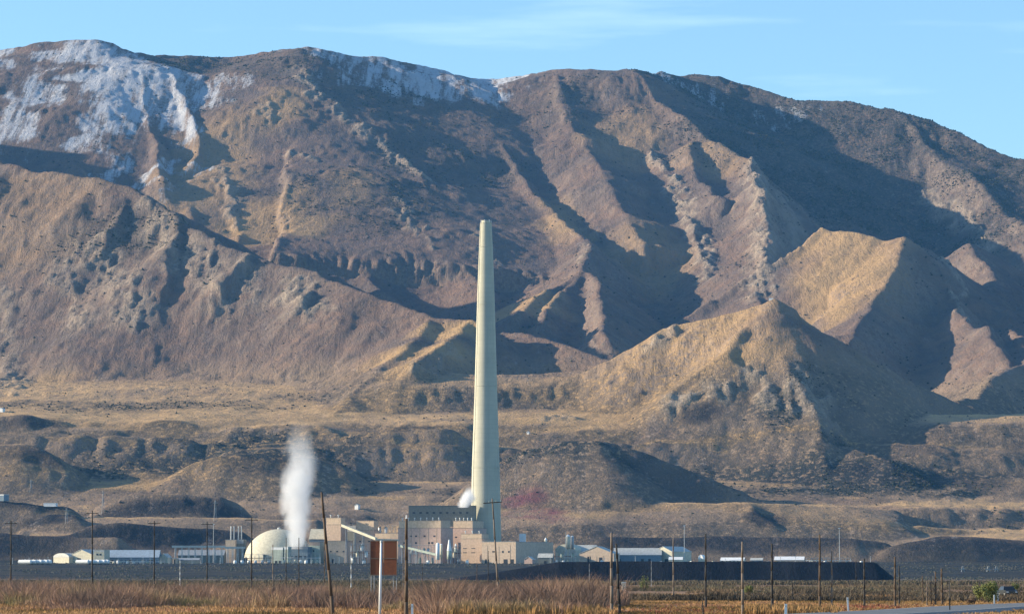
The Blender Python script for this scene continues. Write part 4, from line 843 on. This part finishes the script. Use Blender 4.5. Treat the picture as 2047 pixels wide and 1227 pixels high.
near = ['right of the shallow roofed hall', 'left of the long low white roofed shed', 'touching the low white roofed shed', 'just past the low white roofed shed', 'second past the low white roofed shed', 'midway between the two white roofed sheds', 'left of the tapering white roof',
        'just right of the tapering white roof', 'second right of the tapering white roof', 'left of the orange brown pole', 'right of the orange brown pole', 'second right of the orange brown pole', 'beside the dark pole behind the red patch', 'in front of the shallow roofed hall', 'in front of the long grey blue tinted warehouse']
vans = {}
for i, ((px, kd), nr) in enumerate(zip(spots, near)):
    p = at(px, 1120, 3900); z = ground_z(p.x, p.y); cn, cm = cols_[i % 3]
    car(f'{cn} {kd} parked in the yard, {nr}', p.x, p.y, z, R(50 + 37 * i % 90), cm, 6.5 if kd == 'van' else 4.8, 2.3, 2.9 if kd == 'van' else 1.9, 'vehicles parked in the plant yard', 'parked_' + kd, kd)
print('front', round(time.time() - T0, 1))
# ------------------------------------------------------------------ juniper and sage on the slopes: one mass nobody could count
def scatter_blobs(name, mat, X, Y, Z, r, seed, squash=.8):
    rng = np.random.default_rng(seed); n = len(X)
    base = np.array([(1, 0, 0), (-.5, .87, 0), (-.5, -.87, 0), (.45, .8, .75), (.45, -.8, .75), (-.9, 0, .75), (0, 0, 1.35)], float)
    tri = np.array([(0, 3, 4), (1, 5, 3), (2, 4, 5), (0, 1, 3), (1, 2, 5), (2, 0, 4), (3, 6, 4), (5, 6, 3), (4, 6, 5)])
    a = rng.uniform(0, 6.28, n); ca, sa = np.cos(a)[:, None], np.sin(a)[:, None]
    b = base[None] * rng.uniform(.65, 1.35, (n, 7, 3)) * r[:, None, None]
    x = b[:, :, 0] * ca - b[:, :, 1] * sa; y = b[:, :, 0] * sa + b[:, :, 1] * ca; z = b[:, :, 2] * squash - r[:, None] * .15
    V = np.stack([x + X[:, None], y + Y[:, None], z + Z[:, None]], -1).reshape(-1, 3)
    F = (tri[None] + (np.arange(n) * 7)[:, None, None]).reshape(-1, 3)
    return mesh_np(name, V, F, mat, smooth=False)
rng = np.random.default_rng(11)
dens = (.06 + .9 * bush) * np.clip(1.1 - grass, .12, 1) * np.clip(vn_ := fbm(XX / 55, YY / 55, 3, 900) * 4.0 - 1.55, .01, 1.8) * (1 - .7 * snow) * np.clip((YY - 4250) / 200, .0, 1)
dens = dens * (1 + 1.2 * BANK)
area = np.gradient(ys)[:, None] * 5.0 / 20.0 * np.ones_like(XX)
pr = dens * area * np.where(YY > 5700, .42, .5)
vis = (abs(XX / YY) < .175)
pick = np.argwhere((rng.random(XX.shape) < pr * .9) & vis)
jx = XX[pick[:, 0], pick[:, 1]] + rng.uniform(-2.5, 2.5, len(pick)); jy = YY[pick[:, 0], pick[:, 1]] + rng.uniform(-2, 2, len(pick))
jz = sample2(ZZ, jx, jy)
rr = (.9 + 1.7 * rng.random(len(pick)) ** 2.2) * np.where(jy > 5700, 1.35, .9)
t = NT('juniper'); nn = t.noise(t.pos(), .05, 3, .6)
t.col(t.mix(t.ramp(nn, .35, .65), (.03, .04, .03), (.062, .062, .045)))
jun = scatter_blobs('shrubs', t.m, jx, jy, jz, rr, 5); tag(jun, kind='stuff')
print('shrubs', len(pick), round(time.time() - T0, 1))
# ------------------------------------------------------------------ dry brush and grass on the flat: masses nobody could count
def tone_mat(name, stops, rough=.9):
    t = NT(name); a = t.attr('tone'); r = t.add('ShaderNodeValToRGB'); t.l.new(a, r.inputs[0]); e = r.color_ramp.elements
    e[0].position, e[0].color = stops[0][0], stops[0][1] + (1,); e[1].position, e[1].color = stops[-1][0], stops[-1][1] + (1,)
    for p, c in stops[1:-1]: x = e.new(p); x.color = c + (1,)
    n = t.noise(t.pos(), 2.5, 3, .6); t.col(t.mix(t.math('MULTIPLY', t.ramp(n, .4, .7), .35), r.outputs[0], (.05, .04, .03))); t.b.inputs['Roughness'].default_value = rough
    t.b.inputs['Subsurface Weight'].default_value = 0
    return t.m
def stems(name, m, cx, cy, ch, tone, per, spread, width, lean, seed):
    """per stems for each clump: bent slivers with a real two-sided width"""
    g = np.random.default_rng(seed); n = len(cx)
    a = g.uniform(0, 6.2832, (n, per)); rad_ = spread * ch[:, None] * np.sqrt(g.random((n, per)))
    x0 = cx[:, None] + np.cos(a) * rad_ * .55; y0 = cy[:, None] + np.sin(a) * rad_ * .55
    h = ch[:, None] * g.uniform(.45, 1.05, (n, per)); l_ = lean * h * g.uniform(.2, 1, (n, per))
    x2 = x0 + np.cos(a) * l_; y2 = y0 + np.sin(a) * l_; x1 = x0 + (x2 - x0) * .35; y1 = y0 + (y2 - y0) * .35
    b = g.uniform(0, 3.14, (n, per)); w = width * g.uniform(.6, 1.3, (n, per)) * .5; wx_, wy_ = np.cos(b) * w, np.sin(b) * w
    gz_ = lumps(x0, y0)
    V = np.stack([np.stack([x0 - wx_ * .6, y0 - wy_ * .6, gz_ - .05], -1), np.stack([x0 + wx_ * .6, y0 + wy_ * .6, gz_ - .05], -1), np.stack([x1 + wx_, y1 + wy_, gz_ + h * .6], -1), np.stack([x1 - wx_, y1 - wy_, gz_ + h * .6], -1), np.stack([x2, y2, gz_ + h], -1)], 2).reshape(-1, 3)
    k = n * per; i5 = np.arange(k)[:, None] * 5
    F = np.concatenate([i5 + np.array([[0, 1, 2]]), i5 + np.array([[0, 2, 3]]), i5 + np.array([[3, 2, 4]])])
    o = mesh_np(name, V, F, m, smooth=False)
    tn = np.clip(np.repeat(tone, per) + g.normal(0, .07, k), 0, 1); at_ = o.data.attributes.new('tone', 'FLOAT', 'POINT'); at_.data.foreach_set('value', np.repeat(tn, 5).astype(np.float32))
    return tag(o, kind='stuff')
g = np.random.default_rng(77)
def px_of(x, y): return x / y * FPX + W0 / 2
road = np.array(fine)
def off_road(x, y):
    d = np.full(x.shape, 1e9)
    for p in road[::3]: d = np.minimum(d, np.hypot(x - p[0], y - p[1]))
    return d
# tall reddish brush
n = 26000; y = 232 + 330 * g.random(n) ** 1.15; x = g.uniform(-.165, .16, n) * y; px = px_of(x, y)
edge = 1215 + (vnoise(y / 22, y * 0 + 3.1, 4) - .5) * 90
near_lim = np.where(px < 850, 272 + 26 * vnoise(px / 90, px * 0, 9), 236)
dn = fbm(x / 9, y / 26, 3, 44)
keep = (px < edge) & (y > near_lim) & (dn > .40) & (y < 520)
x, y, px, dn = x[keep], y[keep], px[keep], dn[keep]
hgt = (.65 + 1.75 * np.clip((dn - .40) * 3.2, 0, 1)) * g.uniform(.55, 1.2, len(x)) * (.7 + .55 * vnoise(x / 4.5, y / 9, 31)) * np.where(px > 880, 1.12, 1) * np.where((px > 560) & (px < 860), .8, 1)
tone = np.clip(.38 + (fbm(x / 7, y / 20, 3, 91) - .5) * 2.3, 0, 1)
bm = tone_mat('dry_brush', [(0, (.16, .11, .085)), (.3, (.29, .18, .13)), (.55, (.34, .21, .145)), (.75, (.38, .25, .15)), (1, (.27, .22, .10))])
stems('brush', bm, x, y, hgt, tone, 38, .75, .034, .85, 1)
# low straw grass everywhere near
n = 46000; y = 215 + 330 * g.random(n) ** 1.3; x = g.uniform(-.165, .165, n) * y; px = px_of(x, y); k = off_road(x, y) > 4.4
x, y, px = x[k], y[k], px[k]
red_ = np.exp(-((px - 1745) / 75) ** 2 - ((y - 312) / 24) ** 2) + .5 * np.exp(-((px - 1380) / 130) ** 2 - ((y - 280) / 20) ** 2)
tone = np.clip(.38 + (fbm(x / 9, y / 22, 4, 15) - .5) * 2.2, 0, .8) ; tone = np.where(g.random(len(x)) < red_ * .9, .97, tone)
gm = tone_mat('straw_grass', [(0, (.20, .13, .05)), (.35, (.38, .22, .09)), (.6, (.48, .29, .14)), (.82, (.45, .25, .13)), (.93, (.27, .09, .055)), (1, (.24, .07, .05))])
stems('grass', gm, x, y, g.uniform(.2, .48, len(x)) * np.where(px > 1230, .6, 1), tone, 11, .9, .045, .5, 2)
# golden flowering rabbitbrush and tall tufts in front
n = 900; x = np.concatenate([(g.uniform(1150, 1225, 120) - W0 / 2) / FPX, (g.uniform(1480, 1670, 160) - W0 / 2) / FPX, (g.uniform(900, 1200, 200) - W0 / 2) / FPX]); y = np.concatenate([g.uniform(232, 246, 120), g.uniform(240, 262, 160), g.uniform(228, 250, 200)]); x = x * y
stems('tall_grass', gm, x, y, np.concatenate([g.uniform(.5, .85, 120), g.uniform(.5, 1.0, 160), g.uniform(.5, 1.2, 200)]), np.concatenate([g.uniform(.3, .5, 120), g.uniform(.1, .5, 160), g.uniform(.0, .5, 200)]), 26, .45, .05, .35, 3)
# grey and olive scrub further out
sb = tone_mat('scrub_leaf', [(0, (.07, .06, .045)), (.4, (.13, .10, .07)), (.7, (.14, .13, .08)), (1, (.22, .15, .09))])
n = 21000; y = 400 + 900 * g.random(n) ** 1.5; x = g.uniform(-.17, .17, n) * y; px = px_of(x, y)
k = (fbm(x / 30, y / 90, 3, 65) > np.where(px < 1230, .36, np.where((y > 520) & (y < 800), .47, .58))) & (off_road(x, y) > 7); x, y = x[k], y[k]
tn_ = np.clip(.5 + (fbm(x / 30, y / 90, 3, 5) - .5) * 2, 0, 1)
stems('scrub', sb, x, y, g.uniform(.25, .8, len(x)) * (.6 + .9 * vnoise(x / 6, y / 14, 71)) * (1 + y / 2200), tn_, 16, 1.3, .085, 1.1, 9)
n = 15000; y = 1250 + 1080 * g.random(n) ** 1.1; x = g.uniform(-.17, .17, n) * y; k = (fbm(x / 60, y / 170, 3, 65) > .45); x, y = x[k], y[k]
stems('scrub', sb, x, y, g.uniform(.7, 1.7, len(x)), g.uniform(.1, .85, len(x)), 9, 1.1, .32, .7, 10)
# sage and weeds on the rise in front of the plant
n = 16000; y = g.uniform(2450, 4000, n); x = g.uniform(-.17, .17, n) * y; k = fbm(x / 60, y / 200, 3, 165) > .47; x, y = x[k], y[k]
sm = NT('sage'); nn = sm.noise(sm.pos(), .03, 3, .6); sm.col(sm.mix(sm.ramp(nn, .4, .6), (.05, .06, .05), (.11, .10, .075)))
o = scatter_blobs('scrub', sm.m, x, y, np.array([ground_z(a, b) for a, b in zip(x, y)]), g.uniform(.45, 1.15, len(x)), 19, .8); tag(o, kind='stuff')
# single bushes
def leaf_bush(name, label, px, Y, wpx, pyt, m, seed, nleaf=2600, cat='bush'):
    g2 = np.random.default_rng(seed); b = at(px, 1152, Y); h = at(px, pyt, Y).z; w = wpx * S(Y) / 2
    o = empty(name, (b.x, Y, 0), 0, label, cat); tr = MB()
    for k in range(7):
        a = g2.uniform(0, 6.28); e = Vector((math.cos(a) * w * g2.uniform(.2, .7), math.sin(a) * w * g2.uniform(.2, .7), h * g2.uniform(.45, .8))); tr.bar((math.cos(a) * .1, math.sin(a) * .1, -.1), e, .07, .02, 6)
    tr.build('trunk', M['wood'], o)
    cs = [(g2.uniform(-.62, .62), g2.uniform(-.62, .62), g2.uniform(.18, .78), g2.uniform(.2, .42)) for _ in range(17)]
    c_ = np.array([cs[i] for i in g2.integers(0, len(cs), nleaf)]); d = g2.normal(0, 1, (nleaf, 3)); d /= np.linalg.norm(d, axis=1)[:, None]; rr_ = c_[:, 3:4] * g2.random((nleaf, 1)) ** .4
    P_ = np.stack([(c_[:, 0] + d[:, 0] * rr_[:, 0]) * w, (c_[:, 1] + d[:, 1] * rr_[:, 0]) * w, np.clip(c_[:, 2] + d[:, 2] * rr_[:, 0] * .8, .03, 1.02) * h], -1)
    u = g2.normal(0, 1, (nleaf, 3)); u /= np.linalg.norm(u, axis=1)[:, None]; v = np.cross(u, d); v /= np.linalg.norm(v, axis=1)[:, None] + 1e-6; s = g2.uniform(.05, .12, (nleaf, 1))
    V = np.stack([P_ - u * s, P_ + v * s * .6, P_ + u * s, P_ - v * s * .6], 1).reshape(-1, 3)
    cr_ = mesh_np('crown', V, np.arange(nleaf * 4).reshape(-1, 4), m, smooth=False, parent=o); at_ = cr_.data.attributes.new('tone', 'FLOAT', 'POINT')
    at_.data.foreach_set('value', np.repeat(np.clip(g2.normal(.5, .22, nleaf), 0, 1), 4).astype(np.float32)); return o
gb = tone_mat('green_leaf', [(0, (.08, .10, .035)), (.5, (.17, .20, .07)), (1, (.30, .29, .11))]); db = tone_mat('dry_leaf', [(0, (.08, .055, .04)), (.5, (.15, .10, .07)), (1, (.22, .15, .09))])
leaf_bush('bush', 'rounded green bush by the road at the right, left of the dark car', 1971, 372, 66, 1156, gb, 1, 3600)
leaf_bush('tree', 'small dark round tree behind the car near the right edge', 2030, 640, 20, 1163, gb, 2, 1200, 'tree')
leaf_bush('bush', 'olive bush at the foot of the slag heap right of the pale grey pole', 1496, 560, 22, 1166, gb, 3, 900)
leaf_bush('bush', 'dark teal bush standing against the slag heap, right of the close pair of poles', 1288, 700, 26, 1146, gb, 4, 900)
leaf_bush('bush', 'dry rusty brush clump in front of the rightmost thick pole group', 1942, 352, 20, 1194, db, 5, 700)
# ------------------------------------------------------------------ posts in the yard
yp = [25, 58, 96, 236, 262, 286, 300, 322, 338, 384, 402, 440, 530, 622, 640, 668, 678, 716, 724, 830, 852, 858, 936, 1100, 1208, 1270, 1450, 1560, 1590, 1640, 1700, 1740]
for i, q in enumerate(yp):
    p = at(q, 1120, 3860); z = ground_z(p.x, p.y); h = 5 + 5 * vnoise(np.array(q * 1.7), np.array(1.3), 3)
    o = MB().bar((0, 0, -.3), (0, 0, float(h)), .28, .22, 6).box(-.7, .7, -.12, .12, float(h) - .5, float(h) - .2).build('yard_post', M['silver'], None, loc=(p.x, p.y, z))
    tag(o, 'thin pale post in the dark yard along the front of the plant', 'post', 'thin posts in the plant yard')
yt = [(236, 1115, 'beside the wall of the blue tinted warehouse'), (256, 1116, 'in front of the middle of the blue tinted warehouse'), (286, 1116, 'at the right end of the blue tinted warehouse'), (484, 1131, 'below the left nose of the dome'), (470, 1132, 'left of the one below the dome'), (612, 1119, 'under the cooling tower'), (728, 1108, 'left of the rusty sign'), (856, 1120, 'left of the tall white silo'), (934, 1125, 'below the tan block by the stack'), (1126, 1112, 'under the cream silo tower'), (1203, 1114, 'right of the gabled hall')]
for q, py, lab in yt:
    p = at(q, py, 3900); z = ground_z(p.x, p.y); o = empty('storage_tank', (p.x, p.y, z - .3), 0, 'small pale round tank ' + lab, 'tank', 'small tanks in the yard')
    MB().lathe([(1.9, 0), (1.9, 3.6)], 18).build('body', M['white'], o, True); MB().lathe([(2.0, 3.601), (1.2, 4.3), (.05, 4.6)], 18).build('cap', M['roofp'], o)
# ------------------------------------------------------------------ steam: real volumes
def steam(name, label, prof, Y, dens, nscale, seed):
    """prof: (px, py, half width px) from the foot up"""
    n = 20; V = []; F = []
    base = at(prof[0][0], prof[0][1], Y)
    for px, py, hw in prof:
        c = at(px, py, Y) - base
        for k in range(n): V.append((c.x + hw * S(Y) * math.cos(k * 6.2832 / n), hw * S(Y) * math.sin(k * 6.2832 / n), c.z))
    m = len(prof)
    F = [(i * n + k, i * n + (k + 1) % n, (i + 1) * n + (k + 1) % n, (i + 1) * n + k) for i in range(m - 1) for k in range(n)] + [tuple(range(n))[::-1], tuple(range((m - 1) * n, m * n))]
    mt = bpy.data.materials.new(name + '_vapour'); mt.use_nodes = True; N, L = mt.node_tree.nodes, mt.node_tree.links; N.remove(N['Principled BSDF'])
    t = NT.__new__(NT); t.m, t.n, t.l = mt, N, L
    P = t.obj(); sx = t.add('ShaderNodeSeparateXYZ'); L.new(P, sx.inputs[0])
    H_ = V[-1][2]
    # axis of the plume as a function of height
    cx = t.add('ShaderNodeFloatCurve'); rc = t.add('ShaderNodeFloatCurve')
    u = t.math('DIVIDE', sx.outputs[2], H_); L.new(u, cx.inputs['Value']); L.new(u, rc.inputs['Value'])
    def setc(node, pts):
        c = node.mapping.curves[0]
        while len(c.points) > 2: c.points.remove(c.points[1])
        c.points[0].location = pts[0]; c.points[-1].location = pts[-1]
        for p in pts[1:-1]: c.points.new(*p)
        node.mapping.update()
    us = [(at(px, py, Y) - base).z / H_ for px, py, hw in prof]
    setc(cx, [(u_, .5 + (at(px, py, Y) - base).x / 200) for u_, (px, py, hw) in zip(us, prof)])
    setc(rc, [(u_, hw * S(Y) / 100) for u_, (px, py, hw) in zip(us, prof)])
    dx = t.math('SUBTRACT', sx.outputs[0], t.math('MULTIPLY', t.math('SUBTRACT', cx.outputs[0], .5), 200.))
    rr_ = t.math('SQRT', t.math('ADD', t.math('MULTIPLY', dx, dx), t.math('MULTIPLY', sx.outputs[1], sx.outputs[1])))
    q = t.math('DIVIDE', rr_, t.math('MULTIPLY', rc.outputs[0], 100.))
    ns = t.noise(P, nscale, 4, .6, sc3=(1, 1, .6), dist=.6)
    body = t.math('SUBTRACT', t.math('ADD', t.math('SUBTRACT', .88, q), t.math('MULTIPLY', t.math('SUBTRACT', ns, .5), 1.5)), t.math('MULTIPLY', t.math('POWER', u, 3.0), .15))
    d = t.math('MULTIPLY', t.ramp(body, 0, .55), dens)
    d = t.math('MULTIPLY', d, t.math('POWER', t.ramp(u, 1.0, .35, .0, 1.0), 1.6))
    pv = t.add('ShaderNodeVolumePrincipled'); pv.inputs['Color'].default_value = (.97, .98, .99, 1); pv.inputs['Anisotropy'].default_value = .0
    L.new(d, pv.inputs['Density']); L.new(pv.outputs[0], N['Material Output'].inputs['Volume'])
    o = mesh_np(name, V, F[:-2], mt, smooth=False) if False else MB().add(V, F).build(name, mt, None, True, tuple(base))
    return tag(o, label, 'steam')
steam('steam_plume', 'tall white steam column rising from the cooling tower left of the leaning pole',
      [(593, 1097, 22), (594, 1070, 31), (593, 1030, 38), (595, 990, 41), (598, 950, 43), (600, 910, 42), (597, 870, 42), (592, 815, 40)], 4000, .085, .045, 1)
steam('steam_puff', 'small white steam puff against the foot of the tall stack',
      [(928, 1014, 14), (931, 1002, 20), (935, 992, 20), (939, 978, 15), (942, 964, 8)], 4040, .25, .1, 2)
HZ = bpy.data.materials.new('haze_air'); HZ.use_nodes = True
HZ.node_tree.nodes.remove(HZ.node_tree.nodes['Principled BSDF'])
pv = HZ.node_tree.nodes.new('ShaderNodeVolumePrincipled')
pv.inputs['Color'].default_value = (.16, .50, 1.0, 1); pv.inputs['Density'].default_value = 1.4e-5
pv.inputs['Anisotropy'].default_value = 0.0
HZ.node_tree.links.new(pv.outputs[0], HZ.node_tree.nodes['Material Output'].inputs['Volume'])
v_, f_ = box_mesh(-7000, 7000, -400, 10600, -6, 1620)
hz = mesh_np('haze', v_, f_, HZ, smooth=False); tag(hz, kind='stuff')
